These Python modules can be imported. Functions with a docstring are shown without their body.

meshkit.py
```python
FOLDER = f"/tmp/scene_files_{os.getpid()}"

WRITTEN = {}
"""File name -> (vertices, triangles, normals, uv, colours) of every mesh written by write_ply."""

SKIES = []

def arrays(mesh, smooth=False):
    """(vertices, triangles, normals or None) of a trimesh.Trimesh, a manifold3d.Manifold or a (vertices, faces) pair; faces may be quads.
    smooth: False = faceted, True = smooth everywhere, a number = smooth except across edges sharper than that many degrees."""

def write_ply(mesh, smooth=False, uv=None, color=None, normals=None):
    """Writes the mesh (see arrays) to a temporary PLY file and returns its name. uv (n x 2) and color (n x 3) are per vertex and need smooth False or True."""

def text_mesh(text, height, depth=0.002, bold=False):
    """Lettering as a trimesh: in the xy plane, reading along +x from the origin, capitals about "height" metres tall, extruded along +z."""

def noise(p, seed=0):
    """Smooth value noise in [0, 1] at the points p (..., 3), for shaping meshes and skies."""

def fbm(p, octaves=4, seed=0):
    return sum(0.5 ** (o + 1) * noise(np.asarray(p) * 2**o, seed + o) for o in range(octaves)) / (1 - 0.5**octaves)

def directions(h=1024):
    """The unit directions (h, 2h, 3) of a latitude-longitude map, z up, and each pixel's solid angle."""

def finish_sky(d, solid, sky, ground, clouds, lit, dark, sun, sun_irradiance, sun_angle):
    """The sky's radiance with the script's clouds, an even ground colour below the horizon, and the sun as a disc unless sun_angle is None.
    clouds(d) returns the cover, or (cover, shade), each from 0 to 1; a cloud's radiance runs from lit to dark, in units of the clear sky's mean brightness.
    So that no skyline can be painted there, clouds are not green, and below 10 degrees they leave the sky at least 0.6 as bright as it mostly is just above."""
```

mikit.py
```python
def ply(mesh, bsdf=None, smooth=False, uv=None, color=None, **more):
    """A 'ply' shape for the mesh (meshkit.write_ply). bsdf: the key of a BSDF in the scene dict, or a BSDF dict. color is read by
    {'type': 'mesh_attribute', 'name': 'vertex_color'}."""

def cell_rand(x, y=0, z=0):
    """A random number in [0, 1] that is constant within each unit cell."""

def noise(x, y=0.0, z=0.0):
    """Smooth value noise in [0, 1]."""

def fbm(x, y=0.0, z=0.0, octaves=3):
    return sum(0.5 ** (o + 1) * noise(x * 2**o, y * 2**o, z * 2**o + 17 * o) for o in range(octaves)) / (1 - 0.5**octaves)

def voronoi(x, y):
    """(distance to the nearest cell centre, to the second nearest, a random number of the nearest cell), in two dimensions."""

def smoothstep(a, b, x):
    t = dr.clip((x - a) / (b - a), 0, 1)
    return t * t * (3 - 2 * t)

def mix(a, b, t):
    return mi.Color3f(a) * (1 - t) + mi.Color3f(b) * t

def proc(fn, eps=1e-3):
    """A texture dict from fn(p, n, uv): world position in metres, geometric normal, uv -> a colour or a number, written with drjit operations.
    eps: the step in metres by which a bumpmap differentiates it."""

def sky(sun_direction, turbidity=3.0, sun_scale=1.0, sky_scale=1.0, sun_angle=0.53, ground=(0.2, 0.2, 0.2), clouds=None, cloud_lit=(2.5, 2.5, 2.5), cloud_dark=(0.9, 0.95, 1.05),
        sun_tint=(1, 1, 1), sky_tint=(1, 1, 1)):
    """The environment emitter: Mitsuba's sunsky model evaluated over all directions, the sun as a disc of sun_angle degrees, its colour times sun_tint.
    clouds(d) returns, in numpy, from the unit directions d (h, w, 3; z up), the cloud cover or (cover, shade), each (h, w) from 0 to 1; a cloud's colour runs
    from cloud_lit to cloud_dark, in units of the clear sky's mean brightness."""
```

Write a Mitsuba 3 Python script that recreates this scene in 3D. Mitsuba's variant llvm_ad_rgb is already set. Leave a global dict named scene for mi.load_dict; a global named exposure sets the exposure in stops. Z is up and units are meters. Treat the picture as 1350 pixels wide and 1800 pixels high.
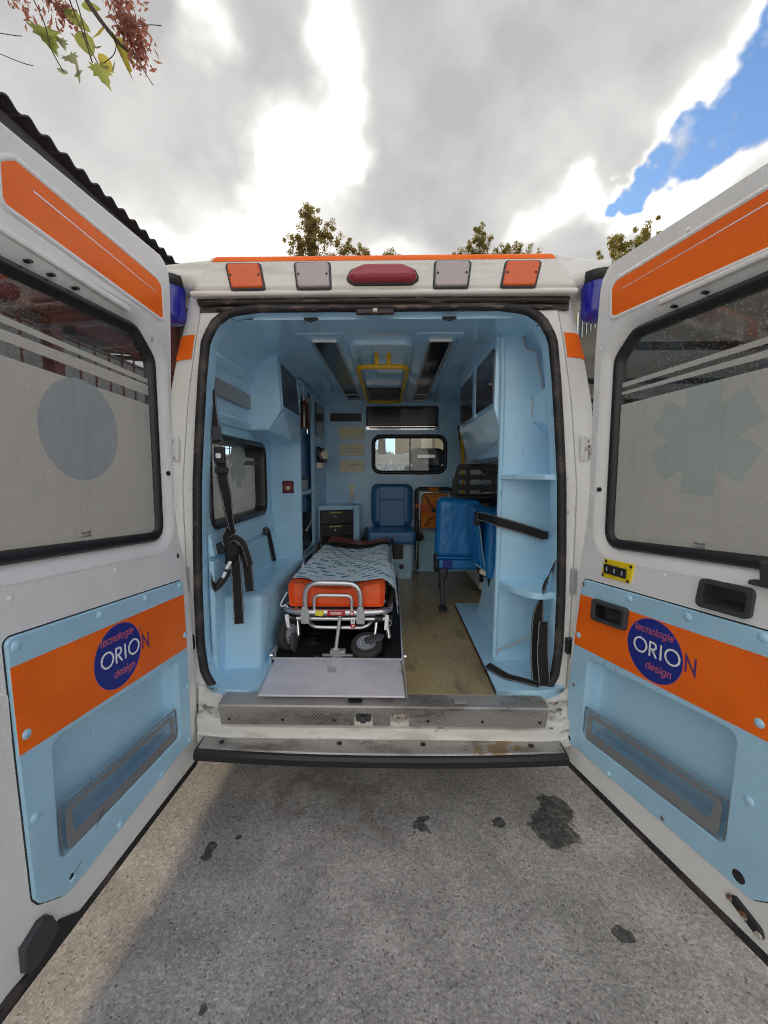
import math, random
import numpy as np, trimesh, drjit as dr, mitsuba as mi, mikit, meshkit, manifold3d
from shapely.geometry import Polygon, Point, LineString, box as sbox
from shapely.geometry.polygon import orient
from shapely.ops import unary_union
from mikit import proc, noise, fbm, voronoi, cell_rand, smoothstep, mix

T = mi.ScalarTransform4f
scene, labels = {}, {}
random.seed(7); RNG = np.random.default_rng(7)

# ---------------------------------------------------------------- camera, sky, exposure
CAM = np.array([0.037, -1.82, 1.56]); FWD = np.array([-0.02008, 0.99523, -0.09551])
scene['camera'] = {'type': 'perspective', 'fov': 84.74, 'fov_axis': 'x', 'near_clip': 0.02, 'far_clip': 400.0,
                   'to_world': T().look_at(origin=CAM.tolist(), target=(CAM + FWD).tolist(), up=[0, 0, 1])}
exposure = 2.25

SUN = (-12.9, 33.9)                                   # azimuth (to the right of the van's axis), elevation in degrees
def sky_dir(az, el):
    a, e = math.radians(az), math.radians(el)
    return [math.sin(a) * math.cos(e), math.cos(a) * math.cos(e), math.sin(e)]

BRIGHT = [(-12.9, 33.9, 3.7, 3.5, 2.0), (-7, 43.5, 2.5, 3.6, .9), (-6.3, 39.8, 2.2, 3, 1.1), (-6.0, 36.6, 2.0, 2.6, 1.2), (-7.0, 33.4, 1.9, 2.6, 1.0), 
          (-17.8, 26.8, 4.5, 2.0, .9), (-9.5, 26.8, 4.5, 2.0, 1.0), (-24, 43, 3.0, 2.0, .8), (-21, 41.5, 1.8, 1.4, .5), (-27, 24.3, 7, 2.2, .7), (-13, 29.0, 2.0, 1.6, .4), (-1, 25.3, 7, 1.4, .5),
          (17.5, 27.2, 2.6, 1.2, .7), (20.5, 28.6, 2.0, 1.3, .8), (22.8, 30.0, 1.8, 1.1, .9), (24.6, 28.4, 1.4, 1.4, .7), (31.5, 26.3, 3.6, 1.3, 1.0), (35, 27.0, 3.0, 1.0, 1.0), (28, 26.8, 2.0, 1.2, .8),
          (35.5, 34.3, 1.8, 1.5, .7), (33, 31.8, 1.8, 1.2, .7), (37.5, 37.2, 2, 1.5, .7)]
GAP = [(39.5, 35.2, 3.4, 3.2), (37.8, 32.0, 3.2, 2.7), (35.4, 30.2, 3.2, 2.1), (31.8, 29.3, 2.9, 1.5), (28.4, 28.5, 2.2, 1.0), (40.5, 30.2, 5, 2.3), (26.0, 28.0, 1.4, .6), (45, 33, 6, 5), (-24.5, 46, 3, 1.2),
       (78, 40, 30, 15), (112, 46, 34, 19), (165, 55, 30, 14), (-100, 38, 24, 10), (0, 3, 30, 7)]
def clouds(d):
    az = np.degrees(np.arctan2(d[..., 0], d[..., 1])); el = np.degrees(np.arcsin(np.clip(d[..., 2], -1, 1)))
    n1, n2, n3 = meshkit.fbm(d * 9, 5, 3), meshkit.fbm(d * 22, 5, 9), meshkit.fbm(d * 4, 4, 21)
    wa, we = (n1 - .5) * 7 + (n2 - .5) * 3.5, (meshkit.fbm(d * 9 + 40, 5, 5) - .5) * 5 + (meshkit.fbm(d * 24 + 7, 5, 6) - .5) * 3.2
    A, Ee = az + wa, el + we
    br = np.zeros(az.shape)
    for a, e, ra, re, k in BRIGHT: br += k * np.exp(-((A - a) / ra) ** 2 - ((Ee - e) / re) ** 2)
    gp = np.zeros(az.shape)
    for a, e, ra, re in GAP: gp = np.maximum(gp, np.exp(-(((A - a + 180) % 360 - 180) / ra) ** 2 - ((Ee - e) / re) ** 2))
    ridge = np.exp(-((gp - .36) / .17) ** 2) * .55          # sunlit edges round the blue gaps
    cover = np.maximum(1 - np.clip((gp - .40) / .2, 0, 1), .6 * np.clip((n2 - .60) / .14, 0, 1))
    away = np.clip((1 - (d @ np.array(sky_dir(*SUN)))) / 1.6, 0, 1)     # clouds opposite the sun are lit from the front
    shade = .93 - .46 * (n1 - .47) - .36 * (n3 - .5) - .16 * (n2 - .5) - br - ridge - .85 * away ** 1.2
    return cover, np.clip(shade, 0, 1)
scene['sky'] = mikit.sky(sky_dir(*SUN), turbidity=3.0, sun_scale=0.30, sun_angle=7.0, sky_tint=(.84, 1.02, 1.24), sky_scale=1.0, clouds=clouds, cloud_lit=(3.15, 3.06, 2.9), cloud_dark=(1.20, 1.205, 1.20),
                         sun_tint=(1, .93, .82), ground=(.25, .24, .22))

# ---------------------------------------------------------------- materials
def rgb(c): return {'type': 'rgb', 'value': [float(x) for x in c]} if not isinstance(c, dict) else c
def mat(key, c, rough=.5, metallic=0., spec=.5, coat=0., bump=None, **kw):
    b = {'type': 'principled', 'base_color': rgb(c), 'roughness': rough if isinstance(rough, dict) else float(rough), 'metallic': float(metallic), 'specular': float(spec), **kw}
    if coat: b['clearcoat'] = float(coat); b['clearcoat_gloss'] = .93
    if bump: b = {'type': 'bumpmap', 'tex': bump[0], 'scale': float(bump[1]), 'bsdf': b}
    scene[key] = {'type': 'twosided', 'bsdf': b}
    return key

def f_white(p, n, uv):
    a, b = fbm(p.x * 5, p.y * 5, p.z * 3, 4), fbm(p.x * 55, p.y * 55, p.z * 45, 2)
    chip = smoothstep(.76, .80, fbm(p.x * 23 + 3, p.y * 23, p.z * 19, 3)) * smoothstep(.5, .6, a)
    c = mix((.76, .765, .755), (.66, .66, .63), smoothstep(.45, .75, a) * .55 + smoothstep(.6, .8, b) * .25)
    return mix(c, (.16, .13, .11), chip * .45)
def f_sill(p, n, uv):
    a, b = fbm(p.x * 7, p.y * 20, p.z * 20, 4), fbm(p.x * 45, p.y * 60, p.z * 60, 3)
    ends = smoothstep(.60, .78, dr.abs(p.x))
    c = mix((.72, .71, .66), (.42, .38, .33), smoothstep(.48, .72, a) * .6)
    c = mix(c, (.05, .045, .04), smoothstep(.72 - .15 * ends, .84 - .12 * ends, .5 * a + .5 * b) * .85)
    rust = smoothstep(.58, .68, fbm(p.x * 16 + 9, p.y * 30, p.z * 30, 3)) * smoothstep(.56, .62, fbm(p.x * 4 + 31, p.z * 9, 0, 2))
    return mix(c, (.22, .09, .035), rust * .6)
def f_blue(p, n, uv):
    a, b = fbm(p.x * 4, p.y * 4, p.z * 4, 4), fbm(p.x * 70, p.y * 70, p.z * 70, 2)
    c = mix((.37, .615, .785), (.335, .565, .72), smoothstep(.4, .7, a))
    scuff = smoothstep(.725, .765, fbm(p.x * 30, p.y * 30, p.z * 11, 3)) * smoothstep(.52, .6, fbm(p.x * 3 + 5, p.y * 3, p.z * 3, 2))
    line = smoothstep(.74, .78, fbm(p.x * 7 + p.y * 7, p.z * 95 + p.y * 30, p.x * 40, 3)) * smoothstep(.52, .62, fbm(p.x * 2.5, p.y * 2.5, p.z * 3 + 8, 2))
    return mix(mix(c, (.16, .22, .26), scuff * .45), (.55, .70, .78), line * .35)
def f_orange(p, n, uv):
    a = fbm(p.x * 6, p.y * 6, p.z * 6, 4)
    c = mix((.95, .165, .006), (.88, .14, .006), smoothstep(.35, .7, a))
    nick = smoothstep(.77, .81, fbm(p.x * 44, p.y * 44, p.z * 16, 3)) * smoothstep(.5, .6, fbm(p.x * 4 + 2, p.y * 4, p.z * 4, 2))
    return mix(c, (.35, .12, .06), nick * .7)
def film(c):
    def f(p, n, uv):
        a, b = fbm(p.x * 5, p.y * 5, p.z * 5, 4), fbm(p.x * 40 + p.y * 40, p.z * 2.5, 1, 4)
        return mi.Color3f(c) * (.93 + .14 * a - .06 * smoothstep(.55, .8, b) + .05 * smoothstep(.62, .7, fbm(p.x * 90, p.y * 90, p.z * 90, 2)))
    return proc(f)
def f_ground(p, n, uv):
    d1, d2, r = voronoi(p.x * 150, p.y * 150)
    big, mid, fine, grit = fbm(p.x * .9, p.y * .9, 0, 4), fbm(p.x * 7, p.y * 7, 0, 5), fbm(p.x * 90, p.y * 90, 0, 3), noise(p.x * 420, p.y * 420)
    c = mix((.32, .307, .297), (.425, .407, .388), smoothstep(.3, .7, big))
    c = c * (.70 + .6 * mid) * (.50 + .55 * fine + .45 * grit) * (.84 + .32 * r)
    c = mix(c, (.58, .565, .54), smoothstep(.965, .98, r) * .45)
    c = mix(c, (.10, .09, .085), smoothstep(.035, .02, r) * .0 + (1 - smoothstep(.012, .03, r)) * .6)
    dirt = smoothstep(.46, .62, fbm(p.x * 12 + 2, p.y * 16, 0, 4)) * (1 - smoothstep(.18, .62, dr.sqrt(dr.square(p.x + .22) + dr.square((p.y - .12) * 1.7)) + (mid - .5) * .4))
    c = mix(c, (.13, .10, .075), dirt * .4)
    w = (fbm(p.x * 38, p.y * 38, 0, 4) - .5) * .55 + (fbm(p.x * 13 + 4, p.y * 13, 0, 3) - .5) * .6
    oil = mi.Float(0)
    for x, y, rx, ry in ((.755, -.08, .108, .135), (.79, -.0, .075, .10), (.166, -.085, .045, .055), (.516, -.075, .028, .03), (.815, -.52, .045, .035), (-.715, -.235, .03, .045), (-.51, -.75, .014, .02), (-.62, -.17, .012, .012)):
        q = dr.sqrt(dr.square((p.x - x) / rx) + dr.square((p.y - y) / ry))
        oil = dr.maximum(oil, (1 - smoothstep(.80, .98, q + w * (1.0 if rx > .06 else 1.7))) * (.82 + .18 * smoothstep(.35, .55, fbm(p.x * 60, p.y * 60, 2, 2))))
    return mix(c, c * .17 + mi.Color3f(.006, .005, .004), oil * .95)
def f_ground_b(p, n, uv):
    d1, d2, r = voronoi(p.x * 150, p.y * 150)
    return r * .0012 + fbm(p.x * 130, p.y * 130, 0, 3) * .0030
def f_vinyl(p, n, uv):
    d1, d2, r = voronoi(p.x * 260, p.y * 260)
    a = fbm(p.x * 4, p.y * 3, 0, 4)
    c = mix((.30, .225, .11), (.38, .295, .15), smoothstep(.3, .7, a)) * (.72 + .45 * r)
    c = mix(c, (.5, .43, .28), smoothstep(.93, .96, r) * .7)
    return mix(c, (.10, .085, .06), smoothstep(.60, .78, fbm(p.x * 19, p.y * 5, 3, 4)) * .45)
def tread_h(p):
    s = 1 / .0155
    h = p.z + p.y * .9
    a, b = (p.x + h) * s, (p.x - h) * s
    i, j = dr.floor(a), dr.floor(b)
    u, v = a - i - .5, b - j - .5
    odd = (i + j) - 2 * dr.floor((i + j) / 2)
    e = dr.select(odd > .5, dr.square(u / .24) + dr.square(v / .47), dr.square(u / .47) + dr.square(v / .24))
    return 1 - smoothstep(.4, 1.0, e)
def f_tread_b(p, n, uv): return tread_h(p) * .0022
def f_tread(p, n, uv):
    a, b = fbm(p.x * 5, p.y * 14, p.z * 14, 4), fbm(p.x * 60, p.y * 60, p.z * 60, 2)
    h = tread_h(p)
    c = mix((.44, .42, .40), (.30, .28, .26), smoothstep(.35, .7, a))
    c = mix(c, (.10, .085, .07), smoothstep(.54, .70, .6 * a + .4 * b) * .6)
    c = mix(c, (.78, .77, .75), h * (.85 - .5 * smoothstep(.5, .7, a)))
    rust = smoothstep(.42, .62, fbm(p.x * 30 + 2, p.y * 30, 0, 4) + .25 - 3.2 * dr.sqrt(dr.square(p.x - .49) + dr.square((p.y + .145) * 1.2))) * dr.select(p.z < .45, mi.Float(1), mi.Float(0))
    return mix(c, (.30, .19, .08), rust * .8)
def f_alu(p, n, uv):
    a = fbm(p.x * 7, p.y * 9, 0, 4)
    c = mix((.78, .79, .86), (.68, .69, .76), smoothstep(.35, .7, a))
    return mix(c, (.30, .29, .29), smoothstep(.64, .74, fbm(p.x * 12, p.y * 10, 4, 4)) * .55)
def f_tray(p, n, uv):
    a = fbm(p.x * 14, p.y * 14, 0, 4)
    return mix((.035, .032, .032), (.25, .24, .24), smoothstep(.56, .72, a) * .8 * (1 - smoothstep(.1, .25, dr.abs(p.x + .24))))
def f_sheet(p, n, uv):
    x, y = p.x * 10.5 + .37 * dr.floor(p.y * 15), p.y * 15
    i, j = dr.floor(x), dr.floor(y)
    u, v = x - i, y - j
    r = cell_rand(i, j, 5)
    wob = fbm(p.x * 160, p.y * 110, 3, 2)
    on = (r > .22) & (dr.abs(u - .5) < .20 + .22 * cell_rand(i, j, 8)) & (dr.abs(v - .5 - (r - .6) * .3 - .10 * (noise(p.x * 90, p.y * 60, j) - .5)) < .19 + .12 * cell_rand(i, j, 11)) & (wob > .33)
    c = mix((.60, .68, .74), (.55, .62, .68), fbm(p.x * 12, p.y * 12, p.z * 8, 3))
    return dr.select(on, mi.Color3f(.06, .22, .29), c)
def f_rubber(p, n, uv):
    a = fbm(p.x * 12, p.y * 12, p.z * 12, 4)
    return mix((.018, .017, .018), (.075, .062, .058), smoothstep(.5, .75, a))
def f_drip(p, n, uv):
    a = fbm(p.x * 14, p.y * 60, p.z * 60, 4)
    return mix((.022, .018, .018), (.20, .14, .12), smoothstep(.52, .74, a) * .8)
def f_plaster(p, n, uv):
    return mix((.42, .36, .25), (.33, .28, .20), fbm(p.x * .8, p.y * .8, p.z * .8, 4))
def f_speck(p, n, uv):
    d1, d2, r = voronoi((p.y + p.x) * 130, p.z * 130)
    return (1 - smoothstep(.10, .22, d1)) * smoothstep(.66, .74, r) * smoothstep(.36, .60, fbm(p.y * 9 + p.x * 9, p.z * 7, 2, 3)) * .75
def f_gel_roof(p, n, uv):
    a = fbm(p.x * 3, p.y * 6, p.z * 16, 4)
    return mix((.72, .71, .66), (.50, .47, .41), smoothstep(.45, .72, a) * .7)

mat('mat_white', proc(f_white), .32, coat=.5)
mat('mat_roof', proc(f_gel_roof), .38, coat=.3)
mat('mat_sill', proc(f_sill), .45)
mat('mat_blue', proc(f_blue), .30, coat=.6)
mat('mat_blue_gloss', (.36, .595, .755), .07, spec=.9, coat=1.)
mat('mat_orange', proc(f_orange), .34, spec=.3, coat=.25)
mat('mat_navy', (.008, .022, .24), .35)
mat('mat_print_white', (.8, .8, .82), .4)
mat('mat_print_pink', (.62, .12, .16), .4)
mat('mat_print_violet', (.10, .03, .16), .4)
mat('mat_print_yellow', (.75, .66, .05), .4)
mat('mat_print_red', (.45, .02, .03), .35)
mat('mat_print_blue', (.25, .42, .55), .6)
mat('mat_rubber', proc(f_rubber), .55)
mat('mat_drip', proc(f_drip), .45)
mat('mat_black', (.016, .016, .018), .38)
mat('mat_black_gloss', (.010, .011, .015), .08, coat=1.)
mat('mat_grey_plastic', (.042, .044, .050), .5)
mat('mat_webbing', (.010, .010, .012), .8, bump=(proc(lambda p, n, uv: dr.sin(p.z * 2400) * .0003 + dr.sin(p.y * 2400) * .0003), 1.))
mat('mat_webbing_edge', (.45, .45, .45), .8)
mat('mat_tread', proc(f_tread), .36, .6, bump=(proc(f_tread_b, 4e-4), 1.))
mat('mat_alu', proc(f_alu), .36, .25, coat=.3)
mat('mat_tray', proc(f_tray), .32, .5)
mat('mat_tube', (.66, .67, .69), .26, .9)
mat('mat_chrome', (.75, .75, .76), .08, 1.)
mat('mat_steel_grey', (.42, .43, .44), .42, .3)
mat('mat_steel_rust', proc(lambda p, n, uv: mix((.50, .47, .42), (.16, .07, .03), smoothstep(.42, .6, fbm(p.x * 60, p.y * 60, p.z * 45, 3)))), .5, .3)
mat('mat_vinyl_floor', proc(f_vinyl), .26, coat=.7)
mat('mat_ground', proc(f_ground), .85, bump=(proc(f_ground_b, 2e-3), 1.))
mat('mat_amber', (.70, .11, .012), .16, coat=1., bump=(proc(lambda p, n, uv: dr.sin(p.x * 900) * .0004), 1.))
mat('mat_clear_lens', (.42, .36, .36), .22, coat=1., bump=(proc(lambda p, n, uv: dr.sin(p.x * 900) * .0004), 1.))
mat('mat_red_lens', (.30, .018, .04), .15, coat=1.)
mat('mat_beacon', (.010, .016, .34), .06, coat=1.)
mat('mat_seat_blue', (.03, .15, .34), .33, coat=.3, bump=(proc(lambda p, n, uv: fbm(p.x * 240, p.y * 240, p.z * 240, 2) * .0008), 1.))
mat('mat_seat_bright', (.006, .17, .46), .32, coat=.4, bump=(proc(lambda p, n, uv: fbm(p.x * 14, p.y * 14, p.z * 9, 3) * .012), 1.))
mat('mat_mattress', (.72, .10, .018), .38, coat=.3, bump=(proc(lambda p, n, uv: fbm(p.x * 11, p.y * 11, p.z * 11, 3) * .01), 1.))
mat('mat_maroon', (.30, .085, .065), .45)
mat('mat_sheet', proc(f_sheet), .85, bump=(proc(lambda p, n, uv: fbm(p.x * 9 + p.y * 5, p.y * 16, p.z * 9, 4) * .02), 1.))
mat('mat_orange_fabric', (.62, .20, .015), .7, bump=(proc(lambda p, n, uv: fbm(p.x * 30, p.y * 30, p.z * 24, 3) * .01), 1.))
mat('mat_orange_strap', (.55, .10, .03), .7)
mat('mat_yellow', (.62, .36, .012), .35)
mat('mat_yellow_plate', (.78, .58, .01), .4)
mat('mat_beige', (.74, .69, .50), .45)
mat('mat_maroon_plate', (.10, .012, .022), .4)
mat('mat_brown_glass', (.06, .012, .006), .1, coat=1.)
mat('mat_tyre', (.028, .026, .027), .75)
mat('mat_wheel_grey', (.27, .30, .35), .5)
mat('mat_acrylic_grey', (.20, .21, .22), .3, coat=.6)
mat('mat_corrugated', (.052, .047, .050), .6)
mat('mat_corrugated_pale', (.50, .50, .48), .5)
mat('mat_red_steel', (.18, .062, .056), .6)
mat('mat_panel_grey', (.42, .44, .45), .6)
mat('mat_plaster', proc(f_plaster), .9)
mat('mat_cladding', (.62, .63, .60), .6)
mat('mat_window_dark', (.03, .035, .045), .1)
mat('mat_bark', proc(lambda p, n, uv: mix((.05, .04, .03), (.11, .09, .07), fbm(p.x * 20, p.y * 20, p.z * 5, 3))), .9)
scene['mat_glass'] = {'type': 'thindielectric', 'int_ior': 1.5, 'specular_transmittance': {'type': 'rgb', 'value': [.80, .83, .82]}}
scene['mat_glass_tint'] = {'type': 'thindielectric', 'int_ior': 1.5, 'specular_transmittance': {'type': 'rgb', 'value': [.60, .62, .63]}}
scene['mat_acrylic'] = {'type': 'thindielectric', 'int_ior': 1.45, 'specular_transmittance': {'type': 'rgb', 'value': [.74, .76, .77]}}
scene['mat_door_glass'] = {'type': 'blendbsdf', 'weight': proc(f_speck), 'a': {'type': 'thindielectric', 'int_ior': 1.5, 'specular_transmittance': {'type': 'rgb', 'value': [.66, .68, .68]}},
                           'b': {'type': 'twosided', 'bsdf': {'type': 'diffuse', 'reflectance': {'type': 'rgb', 'value': [.55, .55, .52]}}}}
def thin(key, c, trans=1.0, rough=.6): scene[key] = {'type': 'principledthin', 'base_color': rgb(c), 'roughness': float(rough), 'diff_trans': float(trans), 'spec_trans': 0.0}
thin('mat_panel_light', (.66, .68, .69), 1.2); thin('mat_film_bright', (.80, .84, .80), 1.6); thin('mat_film', film((.62, .61, .57)), .95); thin('mat_film_blue', film((.41, .455, .475)), .8); thin('mat_film_star', film((.50, .555, .53)), .86)
thin('mat_leaf_a', (.24, .26, .08), 1.4); thin('mat_leaf_b', (.38, .29, .10), 1.4); thin('mat_leaf_c', (.24, .22, .09), 1.4); thin('mat_leaf_red', (.42, .20, .16), 1.3)
thin('mat_leaf_big', (.36, .42, .13), 1.4); thin('mat_leaf_yellow', (.48, .44, .11), 1.4); thin('mat_leaf_dark', (.32, .36, .24), 1.2)

# ---------------------------------------------------------------- helpers
OFF_AXIS = tuple('ambulance__' + n for n in ('rear_frame', 'side_panel', 'pillar_stripe', 'gutter_bead', 'door_seal', 'door_liner', 'hinge_plate', 'strap_bracket', 'check_strap', 'door_hinge', 'rubber_buffer', 'tail_light', 'latch_plate'))
def add(key, mesh, m, smooth=False, label=None):
    name, i = key, 0
    while name in scene:
        i += 1; name = f'{key}_{i:03d}'
    mesh = to_tm(mesh)
    if key.startswith(OFF_AXIS): mesh = trimesh.Trimesh(np.asarray(mesh.vertices) - [.026, 0, 0], mesh.faces, process=False)   # the rear shell sits 2.6 cm left of the yard's axis
    scene[name] = mikit.ply(mesh, m, smooth=smooth)
    if label: labels[name] = {'label': label}
    return name
def to_tm(m):
    if isinstance(m, list): return trimesh.util.concatenate([to_tm(x) for x in m])
    if hasattr(m, 'to_mesh'):
        k = m.to_mesh(); return trimesh.Trimesh(k.vert_properties[:, :3], k.tri_verts, process=False)
    if isinstance(m, tuple): return trimesh.Trimesh(np.asarray(m[0], float), np.asarray(m[1], int), process=False)
    return m
def thing(key, label, cat, group=None, kind=None):
    labels[key] = {'label': label, 'category': cat}
    if group: labels[key]['group'] = group
    if kind: labels[key]['kind'] = kind
    return key
def name_for(root):
    n, i = root, 0
    while n in labels: i += 1; n = f'{root}_{i:03d}'
    return n

class Frame:
    """(u, v, w) -> world"""
    def __init__(s, o, U, V, W): s.o = np.asarray(o, float); s.M = np.stack([U, V, W]).astype(float); s.flip = np.linalg.det(s.M) < 0
    def __call__(s, m):
        m = to_tm(m); f = np.asarray(m.faces); f = f[:, ::-1] if s.flip else f
        return trimesh.Trimesh(np.asarray(m.vertices) @ s.M + s.o, f, process=False)
    def p(s, u, v, w=0): return s.o + np.array([u, v, w]) @ s.M
def YF(y): return Frame((0, y, 0), (1, 0, 0), (0, 0, 1), (0, -1, 0))      # faces the rear (the camera's side)
def XL(x): return Frame((x, 0, 0), (0, 1, 0), (0, 0, 1), (1, 0, 0))       # on the left wall, faces +x
def XR(x): return Frame((x, 0, 0), (0, 1, 0), (0, 0, 1), (-1, 0, 0))      # on the right wall, faces -x
def ZF(z): return Frame((0, 0, z), (1, 0, 0), (0, 1, 0), (0, 0, 1))
def ZD(z): return Frame((0, 0, z), (1, 0, 0), (0, 1, 0), (0, 0, -1))      # hangs from the ceiling

def rp(pts, r=.02, q=6):
    p = Polygon(pts).buffer(0)
    return p.buffer(-r, quad_segs=q).buffer(2 * r, quad_segs=q).buffer(-r, quad_segs=q) if r else p
def rr(u0, u1, v0, v1, r=.02): return rp([(u0, v0), (u1, v0), (u1, v1), (u0, v1)], min(r, .49 * min(u1 - u0, v1 - v0)))
def ring_norm(P):
    e = np.roll(P, -1, 0) - P; L = np.linalg.norm(e, axis=1, keepdims=True); e = e / np.maximum(L, 1e-12)
    n = np.stack([-e[:, 1], e[:, 0]], 1); m = n + np.roll(n, 1, 0); l = np.linalg.norm(m, axis=1, keepdims=True)
    m = m / np.maximum(l, 1e-9); c = np.maximum((m * n).sum(1, keepdims=True), .45)
    return m / c
def rings(poly):
    poly = orient(poly, 1.0)
    return [np.array(r.coords)[:-1] for r in [poly.exterior, *poly.interiors]]
def loft(loops, closed=True):
    """list of (n,3) loops -> side surface"""
    n = len(loops[0]); v = np.vstack(loops); f = []
    i = np.arange(n if closed else n - 1); j = (i + 1) % n
    for k in range(len(loops) - 1):
        a, b = k * n, (k + 1) * n
        f.append(np.stack([a + i, a + j, b + j], 1)); f.append(np.stack([a + i, b + j, b + i], 1))
    return trimesh.Trimesh(v, np.vstack(f), process=False)
def cap(poly, w, up=True):
    v, f = trimesh.creation.triangulate_polygon(poly, engine='earcut')
    v = np.asarray(v)[:, :2]; f = np.asarray(f)
    a, b, c = v[f[:, 0]], v[f[:, 1]], v[f[:, 2]]
    s = (b[:, 0] - a[:, 0]) * (c[:, 1] - a[:, 1]) - (b[:, 1] - a[:, 1]) * (c[:, 0] - a[:, 0])
    f = np.where((s < 0)[:, None], f[:, ::-1], f)
    if not up: f = f[:, ::-1]
    return trimesh.Trimesh(np.column_stack([v, np.full(len(v), w)]), f, process=False)
def slab(poly, w0, w1, r=0., back=False):
    """flat plate in (u, v) from w0 to w1 with a rounded front edge of radius r (towards w1)"""
    if poly.geom_type != 'Polygon': return trimesh.util.concatenate([slab(g, w0, w1, r, back) for g in poly.geoms])
    parts, inner = [], []
    steps = [(0, w0), (0, w1 - r)] + [(r * (1 - math.cos(t)), w1 - r + r * math.sin(t)) for t in np.linspace(0, math.pi / 2, 4)[1:]] if r else [(0, w0), (0, w1)]
    for P in rings(poly):
        N = ring_norm(P)
        L = [np.column_stack([P + N * o, np.full(len(P), w)]) for o, w in steps]
        parts.append(loft(L)); inner.append(P + N * steps[-1][0])
    front = Polygon(inner[0], inner[1:])
    parts.append(cap(front if front.is_valid else poly, w1))
    if back: parts.append(cap(poly, w0, False))
    return trimesh.util.concatenate(parts)
def resample(poly, n):
    r = orient(poly, 1.0).exterior
    return np.array([r.interpolate(t, normalized=True).coords[0] for t in np.linspace(0, 1, n, endpoint=False)])
def ring_strip(P, prof):
    """closed ring P (n,2) lofted through profile [(offset inwards, w)...]"""
    N = ring_norm(P); return loft([np.column_stack([P + N * o, np.full(len(P), w)]) for o, w in prof])
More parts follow.
